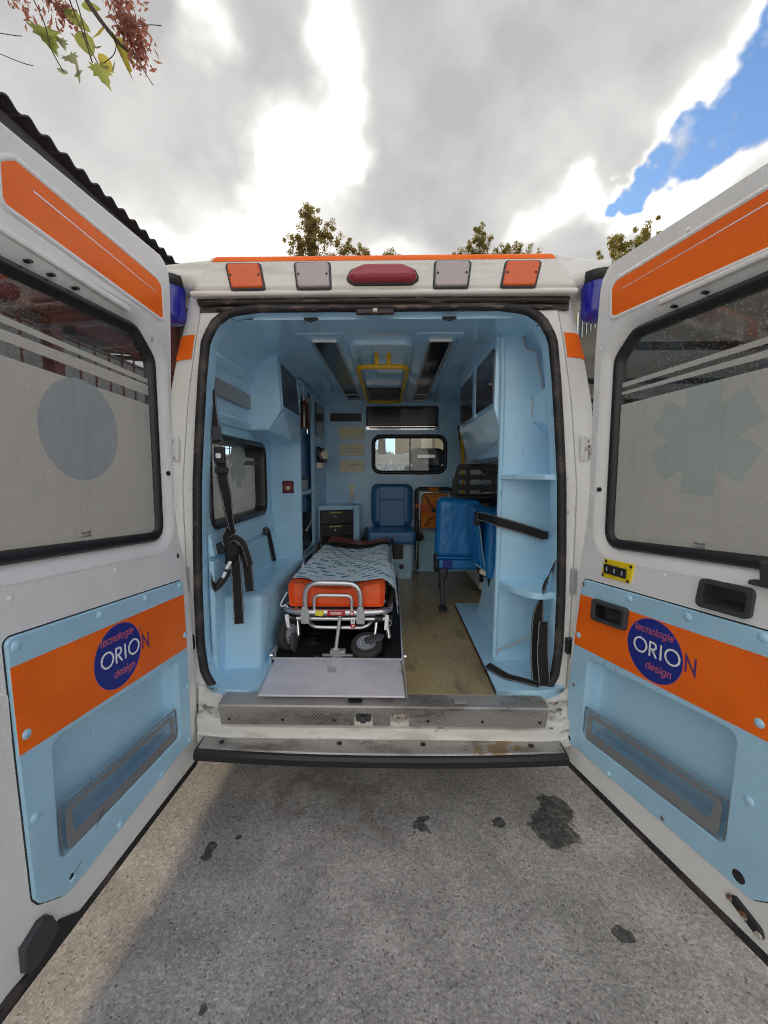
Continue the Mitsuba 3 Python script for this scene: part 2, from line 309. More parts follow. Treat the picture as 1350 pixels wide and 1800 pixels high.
def cyl(p0, p1, r, n=20, r1=None):
    p0, p1 = np.asarray(p0, float), np.asarray(p1, float); r1 = r if r1 is None else r1
    z = (p1 - p0) / np.linalg.norm(p1 - p0); x = np.cross(z, [0, 0, 1] if abs(z[2]) < .9 else [1, 0, 0]); x /= np.linalg.norm(x); y = np.cross(z, x)
    t = np.linspace(0, 2 * np.pi, n, endpoint=False); c = np.outer(np.cos(t), x) + np.outer(np.sin(t), y)
    s = loft([p0 + c * r, p1 + c * r1]); v = np.vstack([s.vertices, [p0, p1]]); i = np.arange(n); j = (i + 1) % n
    f = np.vstack([s.faces, np.stack([j, i, i * 0 + 2 * n], 1), np.stack([i + n, j + n, i * 0 + 2 * n + 1], 1)])
    return trimesh.Trimesh(v, f, process=False)
def disc_solid(c, axis, prof, n=28):
    """lathe: prof [(radius, height along axis)...]"""
    z = np.asarray(axis, float); z /= np.linalg.norm(z); x = np.cross(z, [0, 0, 1] if abs(z[2]) < .9 else [1, 0, 0]); x /= np.linalg.norm(x); y = np.cross(z, x)
    t = np.linspace(0, 2 * np.pi, n, endpoint=False); c0 = np.outer(np.cos(t), x) + np.outer(np.sin(t), y)
    return loft([np.asarray(c, float) + c0 * max(r, 1e-5) + z * h for r, h in prof])
def catmull(P, k=6, closed=False):
    P = np.asarray(P, float)
    if len(P) < 3 and not closed: return np.array([P[0] * (1 - t) + P[-1] * t for t in np.linspace(0, 1, k)])
    Q = np.vstack([P[-1], P, P[:2]]) if closed else np.vstack([2 * P[0] - P[1], P, 2 * P[-1] - P[-2]])
    out = []
    for i in range(1, len(Q) - 2):
        a, b, c, d = Q[i - 1], Q[i], Q[i + 1], Q[i + 2]
        for t in np.linspace(0, 1, k, endpoint=False):
            out.append(.5 * (2 * b + (c - a) * t + (2 * a - 5 * b + 4 * c - d) * t * t + (3 * b - a - 3 * c + d) * t ** 3))
    if not closed: out.append(Q[-2])
    return np.array(out)
def tube(P, r, n=10, closed=False, k=6, straight=False, caps=True):
    P = np.asarray(P, float) if straight else catmull(P, k, closed)
    R = np.broadcast_to(np.asarray(r, float), (len(P),)) if np.ndim(r) == 0 else np.interp(np.linspace(0, 1, len(P)), np.linspace(0, 1, len(r)), r)
    tan = (np.roll(P, -1, 0) - np.roll(P, 1, 0)) if closed else np.gradient(P, axis=0)
    tan /= np.maximum(np.linalg.norm(tan, axis=1, keepdims=True), 1e-12)
    x = np.cross(tan[0], [0, 0, 1] if abs(tan[0][2]) < .9 else [1, 0, 0]); t = np.linspace(0, 2 * np.pi, n, endpoint=False); L = []
    for i in range(len(P)):
        x = x - tan[i] * (x @ tan[i]); x /= np.linalg.norm(x); y = np.cross(tan[i], x)
        L.append(P[i] + R[i] * (np.outer(np.cos(t), x) + np.outer(np.sin(t), y)))
    if closed: L.append(L[0])
    elif caps: L = [np.repeat(P[:1], n, 0)] + L + [np.repeat(P[-1:], n, 0)]
    return loft(L)
def fillet(P, rad, closed=False, k=5):
    """polyline with rounded corners"""
    P = np.asarray(P, float); n = len(P); out = []
    for i in range(n):
        if not closed and i in (0, n - 1): out.append(P[i]); continue
        a, b, c = P[i - 1], P[i], P[(i + 1) % n]
        da, dc = (a - b) / np.linalg.norm(a - b), (c - b) / np.linalg.norm(c - b)
        r = min(rad, .49 * np.linalg.norm(a - b), .49 * np.linalg.norm(c - b)); s, e = b + da * r, b + dc * r
        for t in np.linspace(0, 1, k): out.append((1 - t) ** 2 * s + 2 * t * (1 - t) * b + t * t * e)
    return np.array(out)
def rtube(P, r, rad=.05, n=10, closed=False): return tube(fillet(P, rad, closed), r, n, closed, straight=True)
def strap(P, W, w=.045, t=.0018, k=6, edge=False):
    """webbing along points P, width direction W per point (or one for all)"""
    P = np.asarray(P, float); W = np.broadcast_to(np.asarray(W, float), P.shape)
    C, D = catmull(P, k), catmull(W, k); D = D / np.maximum(np.linalg.norm(D, axis=1, keepdims=True), 1e-9)
    tan = np.gradient(C, axis=0); tan /= np.maximum(np.linalg.norm(tan, axis=1, keepdims=True), 1e-9)
    D = D - tan * (D * tan).sum(1, keepdims=True); D /= np.maximum(np.linalg.norm(D, axis=1, keepdims=True), 1e-9); N = np.cross(tan, D)
    def sec(a, b, s, e):
        q = [C[i] + np.array([a * D[i] + s * N[i], b * D[i] + s * N[i], b * D[i] + e * N[i], a * D[i] + e * N[i]]) for i in range(len(C))]
        return loft([np.repeat(C[:1], 4, 0)] + q + [np.repeat(C[-1:], 4, 0)])
    body = sec(-w / 2, w / 2, -t, t)
    if not edge: return body
    return body, trimesh.util.concatenate([sec(-w * .46, -w * .42, -t - .0006, t + .0006), sec(w * .42, w * .46, -t - .0006, t + .0006)])
def rbox(x0, x1, y0, y1, z0, z1, r=.01, n=12):
    r = min(r, .49 * min(x1 - x0, y1 - y0, z1 - z0)); S = manifold3d.Manifold.sphere(r, n)
    return manifold3d.Manifold.batch_hull([S.translate([x, y, z]) for x in (x0 + r, x1 - r) for y in (y0 + r, y1 - r) for z in (z0 + r, z1 - r)])
def hull(pts, r, n=12):
    S = manifold3d.Manifold.sphere(r, n); return manifold3d.Manifold.batch_hull([S.translate([float(c) for c in p]) for p in pts])
def bx(x0, x1, y0, y1, z0, z1): return trimesh.creation.box(bounds=[[x0, y0, z0], [x1, y1, z1]])
def prism(poly, frame, w0, w1, r=0.): return frame(slab(poly, w0, w1, r, True))
def text(s, h, italic=0., bold=False, depth=.0008):
    m = meshkit.text_mesh(s, h, depth, bold); v = np.array(m.vertices); v[:, 0] += italic * v[:, 1]; return trimesh.Trimesh(v, m.faces, process=False)
def centred(m, u, v, w, rot=0., flipx=False, su=1.):
    V = np.array(m.vertices); c = (V.max(0) + V.min(0)) / 2; V = V - [c[0], c[1], 0]; V[:, 0] *= su
    f = np.asarray(m.faces)
    if flipx: V[:, 0] *= -1; f = f[:, ::-1]
    a = math.radians(rot); V = np.column_stack([V[:, 0] * math.cos(a) - V[:, 1] * math.sin(a), V[:, 0] * math.sin(a) + V[:, 1] * math.cos(a), V[:, 2]])
    return trimesh.Trimesh(V + [u, v, w], f, process=False)
SM = 35

# ---------------------------------------------------------------- ground
g = trimesh.Trimesh([[-70, -40, 0], [70, -40, 0], [70, 120, 0], [-70, 120, 0]], [[0, 1, 2], [0, 2, 3]])
scene['ground'] = mikit.ply(g, 'mat_ground'); labels['ground'] = {'label': 'worn grey asphalt yard with dark oil stains', 'kind': 'structure', 'category': 'ground'}

# ---------------------------------------------------------------- ambulance: outer body
A = thing('ambulance', 'white high-roof ambulance seen from behind with both rear doors open', 'ambulance')
HALF = [(0, 2.222), (.50, 2.222), (.61, 2.207), (.668, 2.17), (.708, 2.10), (.728, 1.95), (.748, 1.75), (.769, 1.50), (.779, 1.25), (.785, 1.0), (.784, .78), (.772, .66), (.74, .595), (.69, .57), (0, .568)]
OPEN = Polygon(HALF + [(-x, z) for x, z in HALF[-2:0:-1]])
OPEN = Polygon([(x, z) for x, z in OPEN.buffer(-.03, quad_segs=8).buffer(.03, quad_segs=8).exterior.coords])
OUT_Z = [.30, .40, .60, .80, 1.0, 1.3, 1.5, 1.74, 1.87, 2.04, 2.11, 2.18, 2.30]
FACE_X = [.82, .835, .847, .852, .855, .857, .856, .830, .815, .785, .772, .757, .730]
SIDE_X = [.90, .93, .95, .965, .972, .978, .972, .955, .938, .898, .875, .856, .828]
face = Polygon([(x, z) for x, z in zip(FACE_X, OUT_Z)] + [(-x, z) for x, z in list(zip(FACE_X, OUT_Z))[::-1]])
face = face.intersection(sbox(-1, .455, 1, 2.30)).difference(OPEN.buffer(.018))
add(A + '__rear_frame', YF(.0)(slab(face, -.07, .0, .008)), 'mat_white', SM)
# side panels: bevel from the rear face round the corner, then forward
WIN = (.06, .92, 1.285, 1.735)
def side_panel(s):
    z = np.linspace(.40, 2.30, 40); fx, sx = np.interp(z, OUT_Z, FACE_X), np.interp(z, OUT_Z, SIDE_X)
    prof = lambda dx, dy, base: np.column_stack([s * (base + dx), np.full(len(z), dy), z])
    L = [prof(-.006, .012, fx), prof(.004, .006, fx)]
    for t in np.linspace(0, 1, 6):
        q = fx + (sx - fx) * (1 - (1 - t) ** 2) + .004 * (1 - t); L.append(np.column_stack([s * q, np.full(len(z), .006 + .12 * t ** 1.8), z]))
    L.append(prof(0.012, .5, sx)); 
    m = loft(L, False); parts = [m]
    hole = rr(.5 + .0, 3.3, 1.0, 1.2, .01)
    zz = np.linspace(.40, 2.30, 24)
    wall = Polygon([(.5, .40), (3.35, .40), (3.35, 2.30), (.5, 2.30)])
    cut = rr(2.65, 3.3, 1.25, 1.85, .09)
    v, f = trimesh.creation.triangulate_polygon(wall.difference(cut), engine='earcut'); v = np.asarray(v)[:, :2]
    tm = trimesh.Trimesh(np.column_stack([v, v[:, 0] * 0]), f, process=False).subdivide_to_size(.25)
    v = np.array(tm.vertices); parts.append(trimesh.Trimesh(np.column_stack([s * (np.interp(v[:, 1], OUT_Z, SIDE_X) + .012), v[:, 0], v[:, 1]]), tm.faces, process=False))
    return parts
def cut_left_window(parts):
    return parts
add(A + '__side_panel', side_panel(1), 'mat_white', SM)
L = side_panel(-1)
m = L[0]; c = m.vertices[m.faces].mean(1)          # the left side has a window close behind the corner: leave its opening free
keep = ~((c[:, 1] > .10) & (c[:, 2] > 1.27) & (c[:, 2] < 1.75)); m.update_faces(keep)
fill = Polygon([(.126, 1.24), (.5, 1.24), (.5, 1.79), (.126, 1.79)])
wl = Polygon([(.126, 1.25), (.99, 1.25), (.99, 1.77), (.126, 1.77)])
m2 = L[1]; c = m2.vertices[m2.faces].mean(1); m2 = m2
pl = Polygon([(.5, .40), (3.35, .40), (3.35, 2.30), (.5, 2.30)]).difference(unary_union([rr(2.65, 3.3, 1.25, 1.85, .09), rr(.3, .94, 1.285, 1.735, .05)]))
v, f = trimesh.creation.triangulate_polygon(pl, engine='earcut'); tm = trimesh.Trimesh(np.column_stack([np.asarray(v)[:, :2], np.zeros(len(v))]), f, process=False).subdivide_to_size(.25); v = np.array(tm.vertices)
L[1] = trimesh.Trimesh(np.column_stack([-(np.interp(v[:, 1], OUT_Z, SIDE_X) + .012), v[:, 0], v[:, 1]]), tm.faces, process=False)
add(A + '__side_panel', L, 'mat_white', SM)
for s in (-1, 1):                                   # reflective bands on the pillars
    z = np.linspace(2.035, 2.135, 6); fx, sx = np.interp(z, OUT_Z, FACE_X), np.interp(z, OUT_Z, SIDE_X)
    L = []
    for t in np.linspace(0, 1, 6):
        q = fx + (sx - fx) * (1 - (1 - t) ** 2) + .004 * (1 - t); L.append(np.column_stack([s * (q + .002), np.full(len(z), .003 + .12 * t ** 1.8), z]))
    L.append(np.column_stack([s * (sx + .014), np.full(len(z), .3), z]))
    add(A + '__pillar_stripe', loft(L, False), 'mat_orange', SM)
# groove between rear frame and pillar shows as a thin grey bead
for s in (-1, 1):
    z = np.linspace(.47, 2.29, 30)
    add(A + '__gutter_bead', tube(np.column_stack([s * (np.interp(z, OUT_Z, FACE_X) - .006), z * 0 + .004, z]), .0045, 6, straight=True), 'mat_steel_grey', True)
P = resample(OPEN, 220)
add(A + '__door_seal', YF(0)(ring_strip(P, [(-.036, -.004), (-.036, .008), (-.030, .017), (-.018, .021), (-.006, .017), (0, .006), (.002, -.02), (-.004, -.03)])), 'mat_rubber', 60)
# roof cap with its lamps
roof = hull([(s * x, y, z) for s in (-1, 1) for x, y, z in ((.72, .004, 2.325), (.66, .045, 2.415), (.90, .03, 2.385), (.93, .09, 2.375), (.94, .14, 2.395), (.94, 2.3, 2.38), (.90, 2.3, 2.43), (.70, 2.6, 2.45), (.8, 2.75, 2.38))], .04, 36)
add(A + '__roof', roof, 'mat_roof', 50)
def yface(z): return -.063 + (z - 2.325) * .62 if z > 2.325 else -.063
st = Polygon([(-.695, 2.402), (.685, 2.402), (.655, 2.434), (-.675, 2.434)])
RF = Frame((0, -.0525, 2.325), (1, 0, 0), np.array([0, .073, .070]) / math.hypot(.073, .07), -np.cross((1, 0, 0), np.array([0, .073, .070]) / math.hypot(.073, .07)) * -1)
# the front face of the roof cap leans: frame lying on it
fv = np.array([0, .073, .070]); fv /= np.linalg.norm(fv); fw = np.array([0, -fv[2], fv[1]]); FO = np.array([0, -.018, 2.325]) + fw * .045
ROOFF = Frame(FO, (1, 0, 0), fv, fw)
add(A + '__roof_stripe', loft([np.array([(-.70 + i * .006, y, z), (.69 - i * .006, y, z)]) for i, (y, z) in enumerate(((-.0365, 2.408), (-.0355, 2.414), (-.0325, 2.423), (-.026, 2.431), (-.015, 2.4365), (0, 2.4385)))], False), 'mat_orange', 60)
hd = Polygon([(-.76, 2.262), (.75, 2.262), (.75, 2.285), (-.76, 2.285)])
add(A + '__roof_lip', rbox(-.79, .78, -.052, .06, 2.270, 2.292, .010), 'mat_roof', SM)
# header face that carries the lamps
HF = hull([(s * x, y, z) for s in (-1, 1) for x, y, z in ((.745, -.028, 2.308), (.690, -.012, 2.412), (.83, .10, 2.315), (.82, .1, 2.405))], .022, 24)
add(A + '__rear_header', HF, 'mat_roof', 50)
hv = np.array([0, .016, .104]); hv /= np.linalg.norm(hv); hw = np.array([0, -hv[2], hv[1]]); HDR = Frame(np.array([0, -.028, 2.292]) + hw * .0218, (1, 0, 0), hv, hw)
def lamp(name, pts, m, label):
    k = add(A + '__' + name, HDR(slab(rp(pts, .014), -.01, .009, .005)), 'mat_grey_plastic', SM, label)
    c = np.mean(pts, 0); q = [(c[0] + (x - c[0]) * .89, c[1] + (y - c[1]) * .89) for x, y in pts]
    add(k + '__lens', HDR(slab(rp(q, .012), .0, .0175, .0075)), m, SM)
    for t in (0.03, .97):
        a = np.array(q); l = (a[0] + a[3]) / 2; r = (a[1] + a[2]) / 2; p = l + (r - l) * (.07 if t < .5 else .93)
        add(k + '__screw', HDR(slab(Point(*p).buffer(.005, quad_segs=4), .0, .0185)), 'mat_black')
for s in (-1, 1):
    sx = lambda a: [(s * x - .006, y) for x, y in (a if s > 0 else a[::-1])]
    o = [(.468, -.008), (.612, -.008), (.640, .106), (.492, .106)]; w = [(.202, -.008), (.345, -.008), (.360, .108), (.208, .108)]
    if s < 0: o, w = [o[1], o[0], o[3], o[2]], [w[1], w[0], w[3], w[2]]
    side = 'right' if s > 0 else 'left'
    lamp('amber_light', [(s * x - .006, y) for x, y in o], 'mat_amber', f'amber lamp with grey rim at the {side} end of the header')
    lamp('clear_light', [(s * x - .006, y) for x, y in w], 'mat_clear_lens', f'clear lamp with grey rim, {side} of the red lamp')
cp = rp([(-.146, .030), (-.118, .014), (.110, .014), (.138, .030), (.122, .066), (.070, .088), (-.078, .088), (-.130, .066)], .016)
k = add(A + '__brake_light', HDR(slab(cp.buffer(.007), -.01, .010, .004)), 'mat_black', SM, 'long red brake lamp in the middle of the header')
Pq = resample(cp, 80); add(k + '__lens', HDR([ring_strip(Pq, [(0, .0), (.001, .018), (.008, .03), (.018, .036), (.03, .039)]), cap(Polygon(Pq + ring_norm(Pq) * .03), .039)]), 'mat_red_lens', 50)
dr_ = [tube([(-.77, -.012, 2.258), (0, -.018, 2.260), (.755, -.012, 2.258)], .013, 10), tube([(-.70, -.006, 2.234), (0, -.012, 2.236), (.69, -.006, 2.234)], .012, 10)]
dr_.append(YF(0)(slab(Polygon([(-.77, 2.222), (.76, 2.222), (.76, 2.27), (-.77, 2.27)]), -.01, .004)))
add(A + '__drip_rail', dr_, 'mat_drip', 60)
k = add(A + '__latch_plate', rbox(-.09, .07, -.018, .0, 2.205, 2.235, .008), 'mat_drip', SM)
add(k + '__striker', rbox(-.02, .0, -.026, -.01, 2.208, 2.228, .003), 'mat_steel_rust', SM)
for s, x, y in ((-1, -.908, .012), (1, .885, .012)):
    k = add(A + '__beacon', disc_solid((x, y, 2.36), (0, 0, -1), [(0, 0), (.080, 0), (.082, .018), (.074, .034), (.070, .038)]), 'mat_black', 40, 'blue beacon hanging under the roof corner on the ' + ('left' if s < 0 else 'right'))
    add(k + '__lens', disc_solid((x, y, 2.325), (0, 0, -1), [(.068, 0), (.067, .02), (.066, .11), (.063, .125), (.052, .138), (.03, .144), (0, .146)], 36), 'mat_beacon', 40)
for s in (-1, 1):                                   # hinge plates, hinges, check straps, tail lamps
    x0 = .885; pf = YF(.028) if False else Frame((s * .888, .0155, 0), np.array([s * .82, .57, 0]) * s, (0, 0, 1), np.array([s * .57, -.82, 0]))
    k = add(A + '__hinge_plate', pf(slab(rr(-.03, .03, 1.602, 1.712, .012), -.004, .008, .003)), 'mat_white', SM, 'white hinge plate with rust-stained bolts on the ' + ('left' if s < 0 else 'right') + ' pillar')
    for u, v in ((.004, 1.690), (-.012, 1.655), (.012, 1.618)):
        add(k + '__bolt', pf(slab(Point(u, v).buffer(.0085, quad_segs=4), .0, .013, .003)), 'mat_steel_grey', SM)
    add(k + '__hinge_pin', pf.o * 0 + 0 if False else cyl(pf.p(.014 * s, 1.628, .010), pf.p(.014 * s, 1.672, .010), .009, 12), 'mat_steel_rust', SM)
    for z0 in (1.085, ):
        add(A + '__strap_bracket', rbox(min(s * .838, s * .862), max(s * .838, s * .862), -.022, .004, z0 - .055, z0 + .055, .004), 'mat_steel_grey', SM)
        add(A + '__check_strap', rtube([(s * .85, -.02, z0 + .012), (s * .862, -.06, z0 + .02), (s * .885, -.065, z0 + .02), (s * .9, -.03, z0 + .015)], .004, .01, 8), 'mat_steel_grey', True)
    add(A + '__door_hinge', [rbox(min(s * .828, s * .86), max(s * .828, s * .86), -.025, .006, .76, .83, .006), cyl((s * .855, -.028, .745), (s * .855, -.028, .82), .012, 12)], 'mat_black', SM)
    add(A + '__rubber_buffer', rbox(min(s * .80, s * .84), max(s * .80, s * .84), -.03, .004, .415, .50, .012), 'mat_rubber', SM)
    add(A + '__tail_light', rbox(min(s * .880, s * .945), max(s * .880, s * .945), .022, .10, .70, 1.165, .012), 'mat_red_lens', SM)
# sill and bumper
prof = [(.02, .568), (-.052, .566), (-.06, .50), (-.062, .470), (-.070, .450), (-.082, .444), (-.086, .428), (-.080, .416), (-.082, .402), (-.088, .3985), (-.088, .36), (.02, .36)]
n = 25; xs = np.linspace(-.835, .825, n)
Ls = []
for y, z in prof:
    k_ = np.clip((np.abs(xs) - .70) / .13, 0, 1) ** 2
    Ls.append(np.column_stack([xs, y + k_ * .03, z + k_ * .035 * (z > .43)]))
add(A + '__sill', loft(Ls, False), 'mat_sill', SM)
sp = [(.055, .586), (-.085, .588), (-.135, .578), (-.140, .572), (-.112, .475), (-.105, .472)]
def plate(sp, x0, x1, chamfer):
    return loft([np.array([(x0 + (chamfer if i == 0 else 0), y, z), (x1 - (chamfer if i == 0 else 0), y, z)]) for i, (y, z) in enumerate(sp)], False)
pz = []
cutx = [(-.70, -.125), (-.045, .030), (.110, .690)]
pz.append(plate(sp[:4], -.70, .69, .05))
for a, b in cutx: pz.append(plate([(-.140, .572), (-.112, .475)], a, b, 0))
pz.append(plate([(-.140, .572), (-.1315, .541)], -.125, -.045, 0)); pz.append(plate([(-.140, .572), (-.1315, .541)], .030, .110, 0))
k = add(A + '__sill_plate', pz, 'mat_tread', 20)
for x in (-.66, -.43, -.21, .19, .42, .66): add(k + '__screw', cyl((x, -.126, .505), (x, -.119, .506), .006, 10), 'mat_black')
add(k + '__striker_slot', bx(-.15, -.09, -.13, -.10, .5885, .5905), 'mat_black')
add(k + '__striker_slot', bx(.30, .355, -.13, -.105, .5885, .5905), 'mat_steel_grey')
k = add(A + '__striker', [YF(-.108)(slab(rr(-.118, -.052, .494, .528, .012), 0, .008, .003)), rbox(-.097, -.074, -.135, -.105, .497, .526, .004)], 'mat_grey_plastic', SM)
k = add(A + '__striker', [YF(-.108)(slab(rr(.037, .10, .494, .528, .012), 0, .004, .002)), cyl((.062, -.14, .512), (.062, -.105, .512), .009, 12)], 'mat_steel_rust', SM)
xb = np.linspace(-.80, .77, 33); bow = lambda x: (1 - (np.abs(x + .015) / .79) ** 2.2)
top = lambda x, y0, dz: np.column_stack([x, y0, x * 0 + .388 + dz])
yf = -.158 - .032 * bow(xb)
bp = [(0.05, .345, 0), (-.0, .342, 1), (-.012, .348, 1), (-.014, .375, 1), (-.004, .387, 1), (.03, .388, 1), (.10, .388, 0)]
Lb = [np.column_stack([xb, (yf if f_ else yf * 0 - .12) + (dy if f_ else dy), xb * 0 + z]) for dy, z, f_ in bp]
k = add(A + '__bumper', loft(Lb, False), 'mat_black', SM, 'black plastic bumper step below the sill')
add(k + '__step_plate', loft([np.column_stack([xb * .985, xb * 0 - .080, xb * 0 + .3975]), np.column_stack([xb * .985, yf + .016, xb * 0 + .393]), np.column_stack([xb * .985, yf + .010, xb * 0 + .386])], False), 'mat_tread', 20)
for x in (-.70, -.19, .17, .63): add(k + '__bolt', disc_solid((x, -.115, .3955), (0, 0, 1), [(.012, 0), (.012, .003), (.006, .005), (0, .005)], 12), 'mat_black', SM)
add(A + '__underbody', [bx(-.80, .80, .03, 3.3, .36, .555), bx(-.6, .6, .1, 2.9, .28, .36)], 'mat_black')
for s in (-1, 1):
    for y in (.95, 3.25):
        k = add(A + '__wheel', disc_solid((s * .88, y, .32), (s, 0, 0), [(.20, .02), (.30, .03), (.32, .0), (.32, -.14), (.30, -.17), (.2, -.17)], 28), 'mat_tyre', 40)
        add(k + '__rim', disc_solid((s * .88, y, .32), (s, 0, 0), [(.205, .02), (.19, .0), (.08, -.01), (.07, .02), (0, .02)], 28), 'mat_steel_grey', 40)
# cab in front of the bulkhead
cabz = Polygon([(2.30, .45), (4.75, .45), (4.85, .80), (4.55, 1.10), (4.15, 1.22), (3.40, 2.14), (3.32, 2.36), (2.30, 2.36)])
for s in (-1, 1):
    hole = rp([(2.62, 1.27), (3.92, 1.27), (3.42, 1.95), (2.62, 1.95)], .06)
    add(A + '__cab_side', Frame((s * .945, 0, 0), (0, 1, 0), (0, 0, 1), (s, 0, 0))(slab(cabz.difference(hole), -.02, 0, 0, True)), 'mat_white')
    add(A + '__cab_window', Frame((s * .94, 0, 0), (0, 1, 0), (0, 0, 1), (s, 0, 0))(cap(hole, 0)), 'mat_glass')
hood = [(4.75, .45), (4.85, .80), (4.55, 1.10), (4.15, 1.22)]
add(A + '__hood', loft([np.array([(-.94, y, z), (.94, y, z)]) for y, z in hood], False), 'mat_white')
add(A + '__windscreen', loft([np.array([(-.86, y, z), (.86, y, z)]) for y, z in ((4.15, 1.22), (3.42, 2.12))], False), 'mat_glass')
for s in (-1, 1): add(A + '__windscreen_pillar', tube([(s * .90, 4.17, 1.2), (s * .88, 3.75, 1.72), (s * .86, 3.38, 2.16)], .05, 10), 'mat_white', True)
add(A + '__cab_roof', [loft([np.array([(-.92, y, z), (.92, y, z)]) for y, z in ((3.42, 2.12), (3.33, 2.3), (3.2, 2.42), (2.5, 2.44))], False), bx(-.9, .9, 2.3, 3.40, 2.08, 2.10)], 'mat_white')
add(A + '__dashboard', [hull([(x, y, z) for x in (-.8, .8) for y, z in ((3.75, 1.18), (3.95, 1.25), (4.2, 1.2), (3.7, .9))], .05), bx(-.93, .93, 2.3, 4.3, .50, .56)], 'mat_black', SM)
k = add(A + '__cab_seat', [rbox(.15, .62, 2.52, 2.66, .95, 1.62, .05), rbox(.12, .65, 2.62, 3.12, .82, .98, .05)], 'mat_grey_plastic', SM)
hr = rr(.22, .565, 1.615, 1.80, .06).difference(rr(.29, .48, 1.70, 1.735, .015))
add(k + '__headrest', YF(2.55)(slab(hr, -.06, .0, .015, True)), 'mat_black', SM, 'black headrest with a slot behind the bulkhead window')

# ---------------------------------------------------------------- ambulance: rear doors
def make_door(side):
    left = side == 'left'
    if left: H, D = (-.845, -.03), (-.0804, -.9967)
    else: H, D = (.815, -.03), (.268, -.9634)
    D = np.array([D[0], D[1], 0]) / math.hypot(*D); W = np.array([-D[1], D[0], 0]) if left else np.array([D[1], -D[0], 0])
    W = W if W[0] * (1 if left else -1) > 0 else -W
    F = Frame((H[0], H[1], 0), D, (0, 0, 1), W)
    k = add(A + '__rear_door', *door_frame(F, left))
    labels[k] = {'label': f'open {side} rear door with frosted window' + ('' if left else ', yellow switch panel and black handle')}
    sub = lambda name, mesh, m, sm=False, lab=None: add(k + '__' + name, F(mesh), m, sm, lab)
    # window
    if left: sl, wp = .052, [(.158, 1.300), (.158, 1.95), (.205, 2.075), (.87, 2.075), (.87, 1.335), (.80, 1.331)]
    else: sl, wp = .02, [(.148, 1.285), (.150, 1.95), (.19, 2.052), (.84, 2.075), (.84, 1.310), (.78, 1.306)]
    wp = [(.155, 1.345), (.165, 1.292), (.86, 1.336), (.86, 2.082), (.25, 2.082), (.152, 1.99)] if left else [(.150, 1.33), (.165, 1.268), (.84, 1.312), (.84, 2.078), (.235, 2.066), (.152, 1.985)]
    win = rp(wp, .055, 8); P = resample(win, 120); N = ring_norm(P)
    sub('window_bezel', ring_strip(P, [(-.050, .0015), (-.040, -.001), (-.022, -.010), (-.010, -.020), (.0, -.026)]), 'mat_white', 60)
    sub('window_seal', ring_strip(P, [(-.004, -.030), (-.002, -.014), (.008, -.007), (.020, -.009), (.028, -.018), (.033, -.022), (.034, -.04)]), 'mat_black', 60)
    glass = Polygon(P + N * .030)
    sub('window_pane', cap(glass, -.028), 'mat_door_glass', False, 'dusty door pane with rain spots above the frosted film')
    u = lambda a: a
    if left: a, b = (.80, 1.850), (.19, 1.812); c0, c1 = ((.80, 1.888), (.19, 1.846)); d0, d1 = ((.80, 1.914), (.19, 1.884)); e0, e1 = ((.80, 1.930), (.19, 1.905))
    else: a, b = (.80, 1.838), (.17, 1.806); c0, c1 = ((.80, 1.862), (.17, 1.843)); d0, d1 = ((.80, 1.884), (.17, 1.853)); e0, e1 = ((.80, 1.895), (.17, 1.870))
    ext = lambda p, q: [(p[0] + (p[0] - q[0]) * .4, p[1] + (p[1] - q[1]) * .4), (q[0] + (q[0] - p[0]) * .1, q[1] + (q[1] - p[1]) * .1)]
    a, b = ext(a, b); c0, c1 = ext(c0, c1); d0, d1 = ext(d0, d1); e0, e1 = ext(e0, e1)
    film = glass.intersection(Polygon([a, b, (.05, 1.1), (1.2, 1.1)]))
    if left:
        logo = Polygon([(.508 + .149 * math.cos(t), 1.686 + .153 * math.sin(t)) for t in np.linspace(0, 2 * math.pi, 72)])
        chip = LineString([(.655, 1.60), (.640, 1.575), (.62, 1.555)]).buffer(.005).union(LineString([(.618, 1.548), (.61, 1.54)]).buffer(.003))
        logo = logo.difference(chip)
    else:
        cx, cy = .50, 1.660; logo = unary_union([Polygon([(cx + x * math.cos(t) - y * math.sin(t), cy + x * math.sin(t) + y * math.cos(t)) for x, y in ((-.055, -.172), (.055, -.172), (.055, .172), (-.055, .172))]) for t in (0, math.pi / 3, -math.pi / 3)])
        logo = logo.intersection(Polygon([a, b, (.05, 1.1), (1.2, 1.1)]))
    sub('window_film', cap(film.difference(logo), -.0255), 'mat_film', False, 'grey frosted film on the lower door window')
    sub('film_emblem', cap(logo, -.0255), 'mat_film_blue' if left else 'mat_film_star', False, 'blue-grey disc with chipped edge' if left else 'six-armed star in the frosted film')
    for p in (Polygon([c0, c1, d1, d0]), Polygon([(e0[0], e0[1]), (e1[0], e1[1]), (e1[0], e1[1] + .006), (e0[0], e0[1] + .012)]) if False else None):
        if p is not None: sub('film_stripe', cap(glass.intersection(p), -.0255), 'mat_film')
    up = .036; thin_ = [(c0[0], c0[1] + up + .008), (c1[0], c1[1] + up * (1.25 if left else .7)), (c1[0], c1[1] + up * (1.25 if left else .7) + .016), (c0[0], c0[1] + up + .026)]
    sub('film_stripe', cap(glass.intersection(Polygon(thin_)), -.0255), 'mat_film')
    mk = text('Securit', .008); sub('glass_mark', [centred(mk, .50, 1.362 if left else 1.325, -.0250), centred(text('E6 43R-001', .0055), .50, 1.350 if left else 1.313, -.0250)] if False else trimesh.util.concatenate([centred(mk, .52, 1.372 if left else 1.340, -.0248, flipx=left), centred(text('E6 43R 001', .005), .52, 1.361 if left else 1.329, -.0248, flipx=left)]), 'mat_black')
